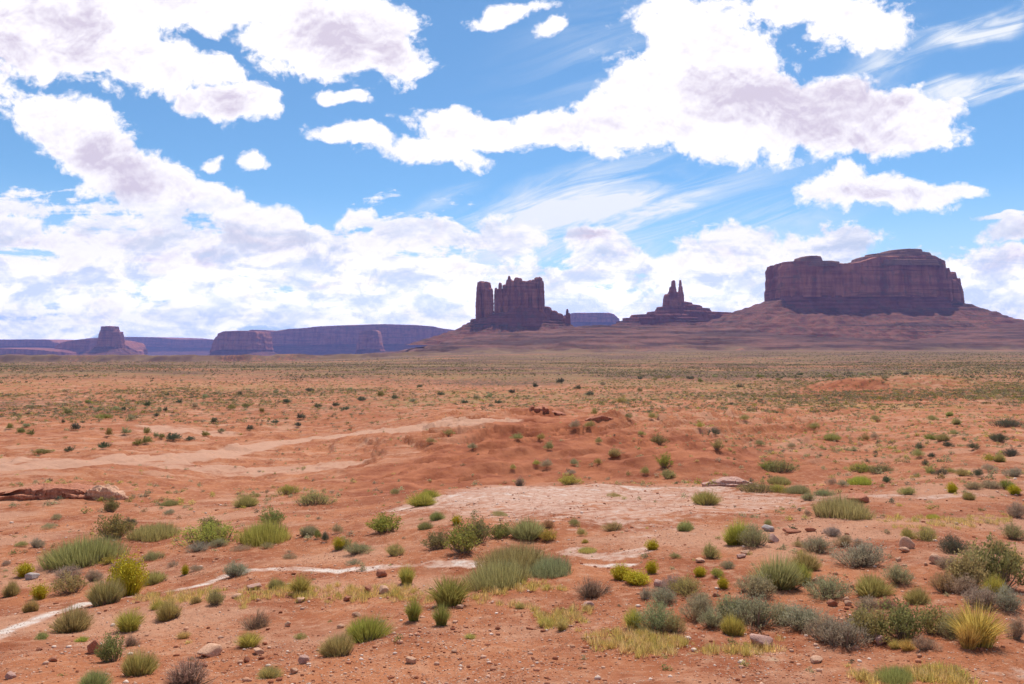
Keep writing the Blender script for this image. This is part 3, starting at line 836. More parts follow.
def king():
    D = 5000.0
    root = empty('butte', (P2W(674, 0, D)[0], D, P2W(0, 325, D)[1])); B = root.location
    tag(root, 'small butte topped by two thin rock spires on a wide stepped cone', 'butte')
    S1 = [(673.3, 2.0, 281.2, 308, 16, 0), (673.0, 3.6, 287.5, 308, 24, 5), (672.8, 4.6, 292, 308, 30, 8), (680.3, 1.25, 280.6, 308, 12, 0), (680.6, 2.1, 286.5, 308, 18, 4), (680.8, 2.8, 292, 308, 26, 6), (676.8, 3, 292.5, 308, 26, 6),
          (668.2, 4.0, 294.8, 309, 34, 10), (666.3, 2.6, 296.2, 309, 34, 4), (676, 7, 297.5, 309, 44, 10), (672, 9, 300, 310, 52, 12)]
    rock_obj('spire', towers(S1, D, 309, ROCK, seed=200, flare=4), ROCK, root, base=B)
    sh = []
    for c, hw, rt, rb, dep, sd in ((684, 9, 302.5, 312, 70, 1), (689, 13, 305.2, 314, 90, 2), (675, 18, 307, 316, 100, 3), (695, 15, 308.5, 317, 110, 4), (682, 32, 311.5, 321, 150, 5), (708, 24, 312.8, 322, 160, 6), (668, 36, 314.8, 326, 180, 7), (720, 30, 315, 327, 190, 8), (664, 40, 318, 332, 220, 9)):
        ox, oy = outline_pts('k', 300, hw / F * D, dep, 2.3, 0.2, 40 + sd)
        sh.append(wall(P2W(c, 0, D)[0], D + 40, ox, oy, P2W(0, rt, D)[1], P2W(0, rb, D)[1], 8, 0, 34, flute=9, fw=60, ledge=9, lstep=18, seed=60 + sd, gully=16, curve=1.3, cap=lambda px, py, g, z: z + g * 14))
    rock_obj('shadow_shale_slope', sh, SHADOW_SHALE, root, base=B)
    w3 = cone(P2W(682, 0, D)[0], D + 40, 62 / F * D, 230, P2W(0, 321, D)[1], P2W(0, 342, D)[1], 460, D, TALUS, 23, levels=30, lstep=19, ledge=26, curve=1.4, gully=110, fw=110)
    rock_obj('talus_slope', [w3], TALUS, root, base=B)
    # low saddle that runs right to the great mesa
    return root

def far_mesa(label, D, prof, foot, depth, talus=None, seed=0, name='mesa', mat=ROCK, cliff_frac=0.55, cat='mesa', off=None, power=5.0, taper=0.0, group=None):
    """prof: silhouette (col,row) list; foot: row of the foot"""
    Dc = D + depth * 0.4
    xs = [P2W(c, 0, Dc)[0] for c, r in prof]; a = (xs[-1] - xs[0]) / 2; cx = (xs[0] + xs[-1]) / 2
    zs = [(EYE - r) / F * (D + depth * 0.06) for c, r in prof]
    top = lambda x: np.interp(x, xs, zs)
    root = empty(name, (cx, D, P2W(0, foot, D)[1])); B = root.location
    tag(root, label, cat, group)
    n = int(np.clip(a * 2 / 9, 160, 1000))
    ox, oy = outline_pts('f', n, a, depth / 2, power, 0.18, seed)
    zt = top(cx + ox * 0.985); zf = P2W(0, foot, D)[1]
    zm = zt * (1 - cliff_frac) + zf * cliff_frac
    k = D / 5000.0
    w = wall(cx, D + depth / 2, ox, oy, zt, zm, 22, -taper, 12 * k, flute=14 * k, fw=70 * k, ledge=8 * k, lstep=45 * k, seed=seed, cap=lambda px, py, g, z: np.maximum(top(px), z * 0 + zf) + g * 6)
    rock_obj('cliff', [w], mat, root, base=B)
    w2 = wall(cx, D + depth / 2, ox, oy, zm + 8, zf - 60 * k, 20, 6 * k, (off or 150) * k, flute=10 * k, fw=110 * k, ledge=14 * k, lstep=30 * k, seed=seed + 1, gully=70 * k, curve=1.5)
    rock_obj('talus_slope', [w2], TALUS, root, base=B)
    return root

big_mesa(); castle(); king()
far_mesa('bluish flat mesa seen far away between the castle-like butte and the twin spires', 13000, [(566, 314), (572, 313), (604, 313), (609, 314.5), (613, 318), (617, 322)], 330, 1500, seed=61)
far_mesa('long blue-grey tableland on the left horizon, reaching towards the castle-like butte', 13000, [(258, 331), (266, 329.6), (278, 330), (290, 331.3), (304, 329), (316, 328.4), (331, 326.6), (352, 325.6), (391, 324.2), (420, 325), (438, 326.6), (443, 328.2), (460, 330.4), (476, 333), (492, 336)], 354, 2200, seed=62, cliff_frac=0.66, off=230)
far_mesa('dark blunt mesa block standing at the left end of the long tableland', 10000, [(217, 349), (221, 342), (226, 334.5), (233, 331.3), (247, 330.6), (261, 331), (264, 334)], 357, 900, seed=63, cliff_frac=0.72, off=200, taper=20)
far_mesa('narrow dark butte standing in front of the long tableland', 11000, [(358, 346), (360, 334), (362, 331.5), (366, 330.6), (376, 330), (379, 332), (381, 346)], 354, 330, seed=64, name='butte', cat='butte', cliff_frac=0.8, off=110)
far_mesa('pale blue mesa on the far horizon right of the lone left butte', 17000, [(100, 338.5), (116, 338), (141, 336.8), (159, 337), (176, 337.4), (190, 339), (199, 339.6), (222, 339.4), (236, 340)], 353, 2500, seed=65, cliff_frac=0.6, off=250)
far_mesa('low bluish mesa at the far left edge, behind a red sunlit bench', 13500, [(-60, 339), (0, 339.5), (30, 339.6), (52, 339.3), (66, 339.8), (71, 342.5), (75, 347)], 354, 1600, seed=66, cliff_frac=0.45, off=420)
far_mesa('reddish low mesa just behind the lone left butte', 10800, [(60, 350), (66, 346), (72, 343), (80, 341), (94, 339), (108, 339), (118, 341), (128, 343), (133, 346), (136, 351)], 357, 700, seed=67, cliff_frac=0.7, off=160)
far_mesa('long low red shelf of rock at the left edge below the bluish mesa', 10200, [(-80, 349.5), (0, 349.6), (14, 348), (40, 349), (60, 350), (72, 353)], 358, 900, seed=68, name='mesa', cat='mesa', cliff_frac=0.6, off=220)

def lone():
    D = 9000.0
    root = empty('butte', (P2W(105, 0, D)[0], D, P2W(0, 360, D)[1])); B = root.location
    tag(root, 'lone tapering red butte with a small square cap, on the left plain', 'butte')
    w = []
    for c, hw, rt, rb, dep, tp_, sd in ((105.8, 12.5, 331.5, 352, 130, 36, 71), (104.5, 9.5, 329.5, 350, 110, 24, 72), (104.6, 7.2, 326.2, 332, 80, 4, 73)):
        ox, oy = outline_pts('l', 320, hw / F * D, dep, 3.2, 0.1, sd)
        w.append(wall(P2W(c, 0, D)[0], D + 120, ox, oy, P2W(0, rt, D)[1], P2W(0, rb, D)[1], 24, -tp_, 4, flute=12, fw=50, ledge=8, lstep=60, seed=sd, cap=lambda px, py, g, z: z + g * 8))
    rock_obj('cliff', w, ROCK, root, base=B)
    w3 = cone(P2W(105, 0, D)[0], D + 120, 13 / F * D, 150, P2W(0, 346.5, D)[1], P2W(0, 366, D)[1], 620, D, TALUS, 24, levels=30, lstep=34, ledge=26, curve=1.5, gully=120, fw=150)
    rock_obj('talus_slope', [w3], TALUS, root, base=B)
lone()

# ------------------------------------------------------------------ plants
def leaf_material(name, source='object'):
    m = bpy.data.materials.new(name); m.use_nodes = True; t = m.node_tree; t.nodes.clear()
    if source == 'object':
        oi = t.nodes.new('ShaderNodeObjectInfo'); base = S(t, oi.outputs['Color'])
    else: base = attr(t, 'tint', 'Color')
    v = attr(t, 'vary')
    g = t.nodes.new('ShaderNodeHueSaturation')
    t.links.new(base.k, g.inputs['Color']); t.links.new(v.ramp(0, 1, 0.6, 1.75, False).k, g.inputs['Value'])
    t.links.new(v.ramp(0, 1, 0.490, 0.508, False).k, g.inputs['Hue'])
    col = S(t, g.outputs[0])
    d = t.nodes.new('ShaderNodeBsdfDiffuse'); t.links.new(col.k, d.inputs[0])
    tr = t.nodes.new('ShaderNodeBsdfTranslucent'); t.links.new(col.k, tr.inputs[0])
    mx = t.nodes.new('ShaderNodeMixShader'); mx.inputs[0].default_value = 0.42
    t.links.new(d.outputs[0], mx.inputs[1]); t.links.new(tr.outputs[0], mx.inputs[2])
    out = t.nodes.new('ShaderNodeOutputMaterial'); t.links.new(mx.outputs[0], out.inputs[0])
    return m
LEAF = leaf_material('foliage'); LEAFMASS = leaf_material('foliage_mass', 'attribute')
def wood_material(name, c1, c2):
    m, t, b = new_mat(name, 0.9, 0.1)
    v = attr(t, 'vary'); t.links.new(mixc(t, v, c1, c2).k, b.inputs['Base Color']); return m
WOOD = wood_material('grey_twigs', (0.15, 0.11, 0.08), (0.36, 0.28, 0.20))
FLOWER = wood_material('yellow_bloom', (0.42, 0.33, 0.02), (0.72, 0.60, 0.05))
STRAWM = wood_material('dry_straw', (0.34, 0.23, 0.09), (0.60, 0.46, 0.20))

def unit(v): return v / (np.linalg.norm(v, axis=-1, keepdims=True) + 1e-9)

def slivers(base, tip, width, rng, mid=None):
    """narrow two-step blades from base to tip; returns verts, quads(4), per-blade index"""
    n = len(base)
    d = unit(tip - base)
    side = unit(np.cross(d, rng.normal(size=(n, 3)))) * np.asarray(width).reshape(-1, 1)
    if mid is None: mid = (base + tip) / 2
    V = np.stack([base - side * .5, base + side * .5, mid + side * .5, mid - side * .5, tip], 1)     # 5 per blade
    k = np.arange(n)[:, None] * 5
    q = k + np.array([[0, 1, 2, 3]]); t = k + np.array([[3, 2, 4]])
    return V.reshape(-1, 3), q, t

def leaves(pos, dirn, length, width, rng):
    n = len(pos)
    side = unit(np.cross(dirn, rng.normal(size=(n, 3)))) * np.asarray(width).reshape(-1, 1) * .5
    L = dirn * np.asarray(length).reshape(-1, 1)
    V = np.stack([pos - side * 0.4, pos + L * .45 - side, pos + L, pos + L * .45 + side], 1)
    k = np.arange(n)[:, None] * 4
    return V.reshape(-1, 3), k + np.array([[0, 1, 2, 3]])

def crown(rng, n, root, lumps=7, up=0.0, flat=0.0):
    """stem roots and tips for a cushion one metre wide and one high, sitting on z=0"""
    # irregular lobes
    lob = []
    for _ in range(lumps):
        a = rng.uniform(0, 2 * math.pi); q = rng.uniform(0.05, 0.62) * 0.5
        lob.append((math.cos(a) * q, math.sin(a) * q, rng.uniform(0.20, 0.34), rng.uniform(0.62, 1.0)))
    i = rng.integers(0, lumps, n); lob = np.array(lob)[i]
    a = rng.uniform(0, 2 * math.pi, n); ph = np.arccos(rng.uniform(-0.12, 1, n))
    s = np.sin(ph); c = np.cos(ph)
    tip = np.stack([lob[:, 0] + lob[:, 2] * s * np.cos(a), lob[:, 1] + lob[:, 2] * s * np.sin(a), np.maximum(0.03, lob[:, 3] * (0.45 + 0.5 * c) * rng.normal(0.95, 0.11, n))], 1)
    tip[:, 2] -= 0.2 * np.hypot(tip[:, 0], tip[:, 1]) ** 2 * 4 * lob[:, 3] * 0.5; tip[:, 2] = np.maximum(tip[:, 2], 0.04)
    b = tip.copy(); b[:, :2] *= root; b[:, :2] += rng.normal(size=(n, 2)) * 0.02; b[:, 2] = -0.03
    return b, tip

def t_sage(seed, root=0.35, nst=170, nlf=4200, ll=0.065, lw=0.012, lumps=8):
    """twiggy sagebrush cushion: woody stems + upright small leaves"""
    rng = np.random.default_rng(seed)
    b, tip = crown(rng, nst, root, lumps)
    mid = b * .45 + tip * .55; mid[:, 2] = b[:, 2] * .5 + tip[:, 2] * .5 - 0.02
    V, q, t = slivers(b, b + (tip - b) * 0.93, rng.uniform(.008, .018, nst), rng, mid)
    stems = (V, [t, q], np.repeat(rng.uniform(0, 1, nst), 5))
    b2, tp = crown(np.random.default_rng(seed), nst, root, lumps)   # same lobes
    i = rng.integers(0, nst, nlf); f = rng.beta(2.6, 1.2, nlf) * 0.75 + 0.27
    pos = b2[i] + (tp[i] - b2[i]) * f[:, None] + rng.normal(size=(nlf, 3)) * np.array([.035, .035, .025])
    d = unit(unit(tp[i] - b2[i]) * 0.9 + np.array([0, 0, .55]) + rng.normal(size=(nlf, 3)) * .38)
    pos[:, 2] = np.maximum(pos[:, 2], 0.01)
    V, q = leaves(pos, d, rng.uniform(.6, 1.3, nlf) * ll, rng.uniform(.6, 1.3, nlf) * lw, rng)
    sh = rng.uniform(0, 1, nst)[i] * .55 + rng.uniform(0, 1, nlf) * .45
    return dict(stems=stems, foliage=(V, [q], np.repeat(sh, 4)), tips=(tp, rng))

def t_broom(seed, root=0.45, n=2400, w=0.0075, lumps=8, lean=0.0):
    """broom-like shrub or grass clump: long thin upright rods"""
    rng = np.random.default_rng(seed)
    b, tip = crown(rng, n, root, lumps)
    tip[:, 0] += lean * tip[:, 2]
    mid = b * .5 + tip * .5; mid[:, :2] = b[:, :2] * .62 + tip[:, :2] * .38
    V, q, t = slivers(b, tip, rng.uniform(.6, 1.3, n) * w, rng, mid)
    fol = (V, [t, q], np.repeat(rng.uniform(0, 1, n), 5))
    nst = 90; b, tp = crown(rng, nst, root * .9, lumps); tp = b + (tp - b) * .6
    V, q, t = slivers(b, tp, rng.uniform(.012, .022, nst), rng)
    return dict(stems=(V, [t, q], np.repeat(rng.uniform(0, .8, nst), 5)), foliage=fol)

def t_grass(seed, n=800, root=0.30, w=0.009, droop=0.12):
    rng = np.random.default_rng(seed)
    a = rng.uniform(0, 2 * math.pi, n); q = np.sqrt(rng.uniform(0, 1, n)) * 0.5
    h = rng.uniform(0.55, 1.0, n) * (1 - 0.45 * (q * 2) ** 2)
    tip = np.stack([np.cos(a) * q, np.sin(a) * q, h], 1)
    b = tip * np.array([root, root, 0]) + rng.normal(size=(n, 3)) * np.array([.03, .03, 0]); b[:, 2] = -.02
    mid = b * .5 + tip * .5; mid[:, :2] = b[:, :2] * .68 + tip[:, :2] * .32; mid[:, 2] += droop * .5
    V, q4, t3 = slivers(b, tip, rng.uniform(.6, 1.4, n) * w, rng, mid)
    return dict(foliage=(V, [t3, q4], np.repeat(rng.uniform(0, 1, n), 5)))

def t_leafy(seed, root=0.3, nst=110, nlf=2200, ll=0.05, lw=0.032, lumps=9):
    d = t_sage(seed, root, nst, nlf, ll, lw, lumps); return d

def t_bloom(seed, root=0.4, nfl=2600, n=1500):
    d = t_broom(seed, root, n)
    rng = np.random.default_rng(seed + 5)
    b, tp = crown(np.random.default_rng(seed), n, root, 8)
    keep = np.where(tp[:, 2] > 0.34)[0]; i = rng.choice(keep, nfl)
    pos = tp[i] + rng.normal(size=(nfl, 3)) * np.array([.022, .022, .03])
    V, q = leaves(pos, unit(rng.normal(size=(nfl, 3)) + np.array([0, 0, .8])), rng.uniform(.03, .06, nfl), rng.uniform(.02, .035, nfl), rng)
    d['flowers'] = (V, [q], np.repeat(rng.uniform(0, 1, nfl), 4)); return d

def t_dead(seed, n=420):
    rng = np.random.default_rng(seed)
    b, tip = crown(rng, n, 0.35, 6)
    V, q, t = slivers(b, tip, rng.uniform(.006, .013, n), rng)
    i = rng.integers(0, n, n * 3); f = rng.uniform(.4, .95, n * 3)
    p = b[i] + (tip[i] - b[i]) * f[:, None]
    V2, q2, t2 = slivers(p, p + unit(unit(tip[i] - b[i]) + rng.normal(size=(n * 3, 3)) * .45) * rng.uniform(.06, .16, n * 3)[:, None], rng.uniform(.004, .009, n * 3), rng)
    return dict(stems=(V, [t, q], np.repeat(rng.uniform(0.2, 1, n), 5)), foliage=(V2, [t2, q2], np.repeat(rng.uniform(0, 1, n * 3), 5)))

def t_juniper(seed, nlf=1500):
    rng = np.random.default_rng(seed); d = t_sage(seed, 0.25, 60, nlf, 0.07, 0.045, 9); return d

KINDS = {
    'sagebrush':     dict(f=t_sage, n=4, wide=dict(root=0.75, nst=280, nlf=6500, ll=.05, lw=.009, lumps=14)),
    'broom_shrub':   dict(f=t_broom, n=4, wide=dict(root=0.82, n=4600, w=.005, lumps=15)),
    'leafy_shrub':   dict(f=t_leafy, n=4, wide=dict(root=0.7, nst=200, nlf=3600, ll=.036, lw=.024, lumps=15)),
    'rabbitbrush':   dict(f=t_bloom, n=3, wide=None),
    'grass_tuft':    dict(f=t_grass, n=3, wide=dict(n=1200, root=.75, w=.007)),
    'dead_shrub':    dict(f=t_dead, n=3, wide=None),
    'juniper_bush':  dict(f=t_juniper, n=3, wide=None),
}
PMAT = dict(stems=WOOD, foliage=LEAF, flowers=FLOWER)
TEMPL = {}
for ki, (k, d) in enumerate(KINDS.items()):
    for w in (False, True):
        if w and not d['wide']: continue
        lst = []
        for s_ in range(d['n'] if not w else 3):
            kw = d['wide'] if w else {}
            tp = d['f'](1000 + ki * 50 + s_ + (20 if w else 0), **kw)
            lst.append({pn: mesh_np(k + '_' + pn, tp[pn][0], tp[pn][1], PMAT[pn], False, dict(vary=tp[pn][2])) for pn in ('stems', 'foliage', 'flowers') if pn in tp})
        TEMPL[k, w] = lst

COL = dict(sage=(0.345,0.305,0.165), grey=(0.38,0.30,0.19), olive=(0.38,0.32,0.125), green=(0.27,0.24,0.085), bright=(0.31,0.30,0.07), lime=(0.43,0.37,0.085), yellow=(0.460, 0.380, 0.030), straw=(0.525, 0.400, 0.138), gold=(0.550, 0.388, 0.106), dead=(0.42,0.31,0.20), dark=(0.125, 0.130, 0.080), rust=(0.396, 0.247, 0.132))
prng = random.Random(4)

def place(kind, pos, w, h, colour, label, category, group=None, small=False, depth=None, rz=None, jit=0.12):
    """one plant: an empty at its foot with stems, foliage and flowers below it"""
    wide = (w / max(h, 1e-3) > 2.2) and (kind, True) in TEMPL
    tp = prng.choice(TEMPL[kind, wide])
    name = kind
    c = [v * (1 + prng.uniform(-jit, jit)) for v in COL[colour]] + [1]
    sc = (w * 1.34, (depth or w * prng.uniform(0.7, 0.95)) * 1.25, h * 1.28)
    if rz is None: rz = prng.uniform(-0.35, 0.35) + (math.pi if prng.random() < .5 else 0)
    if small:
        o = bpy.data.objects.new(name, tp['flowers'] if (kind == 'rabbitbrush' and False) else tp['foliage'])
        link(o); o.location = pos; o.rotation_euler = (0, 0, rz); o.scale = sc; o.color = c
        tag(o, label, category, group); return o
    r = empty(name, pos, rz); tag(r, label, category, group)
    for pn in ('stems', 'foliage', 'flowers'):
        if pn in tp:
            o = bpy.data.objects.new({'flowers': 'flower_heads'}.get(pn, pn), tp[pn]); link(o, r); o.scale = sc; o.color = c
    return r

# every plant the photograph shows well: column, row of its foot, width, height (in picture pixels), kind, colour
NEAR = """
76 568 62 26 broom olive|148 541 44 15 broom olive|104 541 38 24 leafy green|203 546 50 22 leafy lime|216 549 18 9 sage grey|259 546 50 22 broom lime|206 530 20 12 leafy green|271 526 23 16 leafy green
244 508 23 14 broom olive|107 513 15 16 leafy green|23 579 16 12 bloom yellow|8 598 17 17 broom olive|37 601 15 14 bloom yellow|29 613 16 14 broom olive|65 581 26 13 sage grey|65 596 30 19 leafy olive
92 583 15 12 sage grey|100 607 38 26 broom olive|121 598 32 33 bloom yellow|150 586 28 13 broom olive|121 571 24 10 sage sage|106 566 13 9 leafy lime|150 561 18 8 sage olive|196 553 19 9 sage grey
172 568 9 6 sage grey|185 576 7 9 bloom yellow|195 573 12 6 sage grey|234 579 21 16 sage grey|5 567 9 6 sage grey|35 549 13 10 sage grey|128 527 12 8 sage dark|55 521 11 6 sage grey|47 530 12 5 sage grey
64 634 42 25 broom olive|125 634 28 22 grass lime|131 647 13 14 dead dead|165 622 27 20 broom olive|213 607 20 16 sage olive|196 604 10 8 broom olive|274 591 18 12 broom olive|298 596 23 20 grass lime
109 663 26 30 leafy green|133 678 36 27 broom olive|180 689 50 28 dead dead|87 694 30 20 broom olive|252 631 27 18 dead rust|246 649 27 15 grass lime|336 658 40 22 broom olive|364 644 44 26 broom lime|266 680 24 13 broom straw
80 643 13 6 grass lime|306 538 20 11 broom sage|317 540 8 10 leafy green|325 543 7 12 sage dark|337 535 10 10 sage grey|338 551 11 11 bloom lime|289 560 15 7 sage grey|241 552 17 6 sage grey|266 550 12 6 sage olive
286 496 20 9 leafy lime|309 507 33 13 leafy olive|168 516 9 6 sage grey|168 507 14 6 broom olive|386 534 36 19 leafy bright|436 551 26 20 leafy green|463 555 38 30 leafy bright|478 545 24 26 leafy green|500 540 28 16 leafy green|528 541 44 20 broom olive
550 543 20 12 leafy lime|422 507 28 14 broom lime|436 522 15 10 broom olive|425 531 15 9 broom olive|456 526 9 8 bloom yellow|395 557 19 13 sage olive|357 557 24 11 sage sage|346 549 14 10 leafy olive|353 566 13 6 sage grey
516 572 62 24 broom olive|552 577 44 18 broom sage|500 588 58 22 broom olive|406 586 18 19 grass lime|448 608 46 30 grass bright|413 623 18 24 grass bright|441 627 19 23 grass bright|593 599 34 20 dead rust
622 582 19 13 bloom yellow|638 587 24 11 bloom yellow|652 575 12 12 bloom yellow|653 551 13 9 bloom yellow|613 532 18 10 sage olive|574 527 12 8 sage olive|582 537 9 9 sage olive|549 530 14 9 sage rust|498 517 14 6 sage olive
613 498 12 5 sage olive|570 486 22 12 leafy lime|585 544 7 5 broom lime|588 554 17 5 grass straw|562 632 13 12 grass straw|546 628 18 10 grass straw|666 607 30 16 sage grey|660 634 38 28 sage sage|634 631 19 22 grass lime
646 600 11 12 sage grey|674 592 22 16 sage grey|685 532 20 11 broom olive|708 507 27 15 broom olive|760 494 36 9 leafy green|780 494 18 8 leafy lime|800 495 22 9 broom olive|810 502 13 9 sage sage|826 497 18 7 sage sage
851 520 50 22 broom olive|740 546 30 26 broom lime|757 548 28 22 sage sage|711 560 18 16 sage olive|836 538 17 10 sage grey|821 555 28 19 sage grey|845 548 17 12 sage sage|866 569 43 26 sage grey|807 571 30 22 broom olive
782 592 54 34 broom olive|763 600 38 22 sage grey|804 586 24 22 broom lime|832 601 40 22 sage sage|879 598 42 22 broom olive|902 586 25 22 sage sage|870 610 24 13 sage grey|889 611 22 12 dead rust
687 596 30 18 sage olive|718 579 13 10 leafy lime|700 578 12 9 bloom yellow|724 590 10 10 bloom yellow|700 622 30 24 sage grey|714 630 26 22 sage sage|760 631 54 32 sage sage|735 638 26 22 broom lime|812 635 44 25 sage grey
850 652 44 30 sage grey|878 644 44 34 leafy olive|912 642 44 36 leafy green|942 637 34 30 leafy olive|987 650 54 42 grass gold|972 652 22 26 grass gold|1008 592 46 46 leafy green|978 592 40 38 leafy olive|998 600 26 24 broom lime
950 594 24 22 sage rust|966 596 24 20 sage grey|954 572 24 14 sage sage|959 555 28 17 sage dark|929 542 21 14 sage olive|909 540 14 12 sage olive|990 612 34 24 sage grey|1014 614 26 24 sage grey|1016 541 20 17 sage olive|1019 519 15 16 sage grey
1018 641 16 24 sage grey|954 494 11 9 bloom yellow|971 501 14 9 broom olive|977 491 16 9 sage grey|1009 491 14 10 leafy bright|1017 496 12 8 bloom yellow|994 490 18 8 sage grey|909 496 14 9 sage olive|844 488 9 7 sage grey
862 484 19 6 broom lime|716 487 17 8 leafy lime|808 517 6 7 sage grey|769 527 8 7 sage olive|910 652 18 12 grass gold|897 650 14 10 grass straw|902 684 38 14 broom olive|935 520 12 5 grass lime
738 622 36 24 sage sage|790 626 30 22 sage grey|832 644 34 26 sage sage|924 606 26 18 broom olive|960 640 30 24 sage sage|1016 572 24 26 leafy olive|984 572 34 22 broom olive|1002 556 20 14 sage olive|868 632 30 20 broom sage|700 608 20 14 sage sage|676 634 22 18 sage olive|930 652 22 14 sage grey|20 548 12 6 sage olive|158 610 16 9 broom lime|182 640 14 8 grass straw|300 640 12 7 sage olive|40 640 14 8 sage olive|520 610 12 7 grass straw|470 640 12 6 grass straw|800 548 12 7 sage olive|676 560 10 6 sage olive|730 570 14 9 sage sage|860 548 14 8 sage grey
"""
MIDDLE = """
864 486 20 9 broom lime|866 473 24 8 leafy bright|884 473 22 9 leafy green|887 484 8 8 sage dark|921 451 9 7 sage dark|920 459 11 8 sage olive|933 459 7 6 sage dark|950 448 10 7 sage dark|932 441 14 7 leafy green|946 442 14 8 broom olive
956 437 10 6 leafy olive|975 451 10 7 sage dark|1002 444 15 10 sage dark|1011 428 22 8 sage dark|1015 457 14 9 sage dark|992 462 12 8 leafy lime|1001 463 14 9 broom olive|992 473 12 8 sage grey|979 478 11 9 sage dark|1016 478 16 10 sage grey
942 477 13 8 sage dark|931 475 10 8 leafy olive|952 474 9 6 sage olive|964 477 14 8 sage olive|926 467 6 7 sage dark|960 426 12 6 broom olive|933 421 10 6 sage olive|951 417 9 5 broom olive|876 423 9 6 sage olive|866 442 8 8 leafy olive|876 440 8 6 sage grey
659 446 18 11 leafy green|665 470 15 14 leafy bright|669 480 16 10 leafy olive|646 477 9 8 sage olive|614 461 15 8 broom olive|598 466 8 7 sage olive|575 431 9 9 sage grey|590 430 9 7 sage olive|549 452 9 10 leafy olive|541 443 7 7 sage olive
517 442 12 7 leafy olive|574 467 9 7 sage grey|546 471 11 9 sage grey|571 476 9 5 sage grey|519 487 11 10 dead dead|537 469 7 5 leafy lime|595 416 7 7 leafy olive|621 404 11 6 leafy olive|653 422 8 7 sage olive|629 421 8 6 leafy olive
642 438 7 5 sage olive|599 445 7 6 sage olive|513 472 7 5 sage olive|780 474 34 12 leafy green|768 472 14 8 leafy bright|782 485 20 8 broom olive|718 452 12 10 leafy olive|715 436 11 8 sage dark|745 424 9 6 sage olive|700 432 8 6 leafy lime
815 430 12 7 sage olive|834 442 14 6 broom olive|760 447 10 6 sage olive|793 450 9 6 sage grey|832 486 10 7 sage grey|448 437 10 6 leafy olive|431 446 9 6 sage olive|472 452 9 7 sage grey|428 500 20 10 broom lime|395 496 10 7 sage olive
"""
PLAIN = """
68 415 8 6|98 412 7 5|116 411 7 4|124 411 6 4|103 420 12 6|131 421 8 6|76 431 10 9|22 434 9 8|10 430 8 6|32 436 9 6|27 428 9 4|109 437 8 9|125 435 10 8|147 435 7 7|147 444 9 8|105 449 9 6|70 452 8 5|44 454 17 5|148 407 8 5|160 413 5 6|156 418 4 4
166 412 4 5|63 424 4 4|139 446 9 6|156 438 7 5|162 439 7 5|173 441 12 7|180 404 8 5|195 409 6 5|214 424 7 6|232 410 7 5|246 408 6 5|262 413 7 6|287 404 8 5|300 420 9 6|318 408 6 5|335 407 8 5|345 411 7 5|362 402 7 5|380 397 9 5|395 400 7 4
412 403 8 5|440 396 7 4|465 404 8 4|476 400 7 5|490 398 8 5|498 404 7 4|205 437 8 5|190 441 9 5|222 433 7 5|250 431 7 5|275 424 6 4|298 428 6 5|120 399 6 3|88 404 6 4|30 408 6 3|240 396 6 4|276 394 6 4|310 392 6 4|350 391 6 3|420 388 6 3|205 399 6 4|168 396 6 3
535 388 7 4|560 384 8 5|578 390 6 4|603 386 6 4|512 394 7 5|590 396 7 4|640 380 5 3|655 381 6 4|668 379 6 3|690 380 6 3|700 383 6 4|715 378 6 3|640 392 6 4|740 388 6 3|760 378 6 3|778 381 6 3|800 376 6 3|830 378 6 3|862 376 6 3|885 380 6 4|905 376 6 3
"""
KN = dict(sage='sagebrush', broom='broom_shrub', leafy='leafy_shrub', bloom='rabbitbrush', grass='grass_tuft', dead='dead_shrub')
KW = dict(sage='twiggy sagebrush', broom='broom-like shrub', leafy='leafy shrub', bloom='yellow-flowered rabbitbrush', grass='upright grass tuft', dead='bare twiggy shrub')
CW = dict(sage='grey-green', grey='grey', olive='olive', green='green', bright='bright green', lime='yellow-green', yellow='', straw='straw-coloured', gold='golden', dead='dry grey', dark='dark', rust='brownish')
CAT = dict(sage='shrub', broom='shrub', leafy='shrub', bloom='shrub', grass='grass tuft', dead='shrub')

def zone(c, r):
    vr = np.interp(c, [p[0] for p in VEIN] + [566, 640, 900], [p[1] for p in VEIN] + [560, 560, 555])
    if r > vr + 3:
        if c < 235: return 'on the red slope below the white vein, bottom left corner' if r > 612 else 'just below the white vein at the left'
        if c < 480: return 'below the white vein, left of the bare red middle'
        if c < 690: return 'in the lower middle foreground'
        if c < 850: return 'in the crowded lower right foreground'
        return 'at the lower right edge among large shrubs'
    if c < 120: return 'above the white vein at the far left' if r > 515 else 'by the rock ledge at the left edge'
    if c < 240: return 'above the white vein, left side' if r > 500 else 'on the left slope near the wash'
    if c < 375: return 'on the left slope above the white vein' if r > 500 else 'on the left slope near the wash'
    if c < 700: return 'around the pale rock shelf' if r > 485 else 'on the red eroded slopes beyond the pale shelf'
    if r > 505: return 'on the red ground right of the pale shelf'
    if r > 482: return 'along the thin pale vein at the right'
    if c < 845: return 'on the broken ledges at the right middle'
    return 'on the scrubby rise at the right edge'

def ordinal(i, n):
    words = ['leftmost', 'second', 'third', 'fourth', 'fifth', 'sixth', 'seventh', 'eighth', 'ninth', 'tenth', 'eleventh', 'twelfth', 'thirteenth', 'fourteenth', 'fifteenth']
    return words[i] if i < len(words) else str(i + 1) + 'th'

def parse(s): return [x.split() for x in s.replace('\n', '|').split('|') if x.strip()]
TAKEN = []      # (x, y, radius) of everything rooted so far

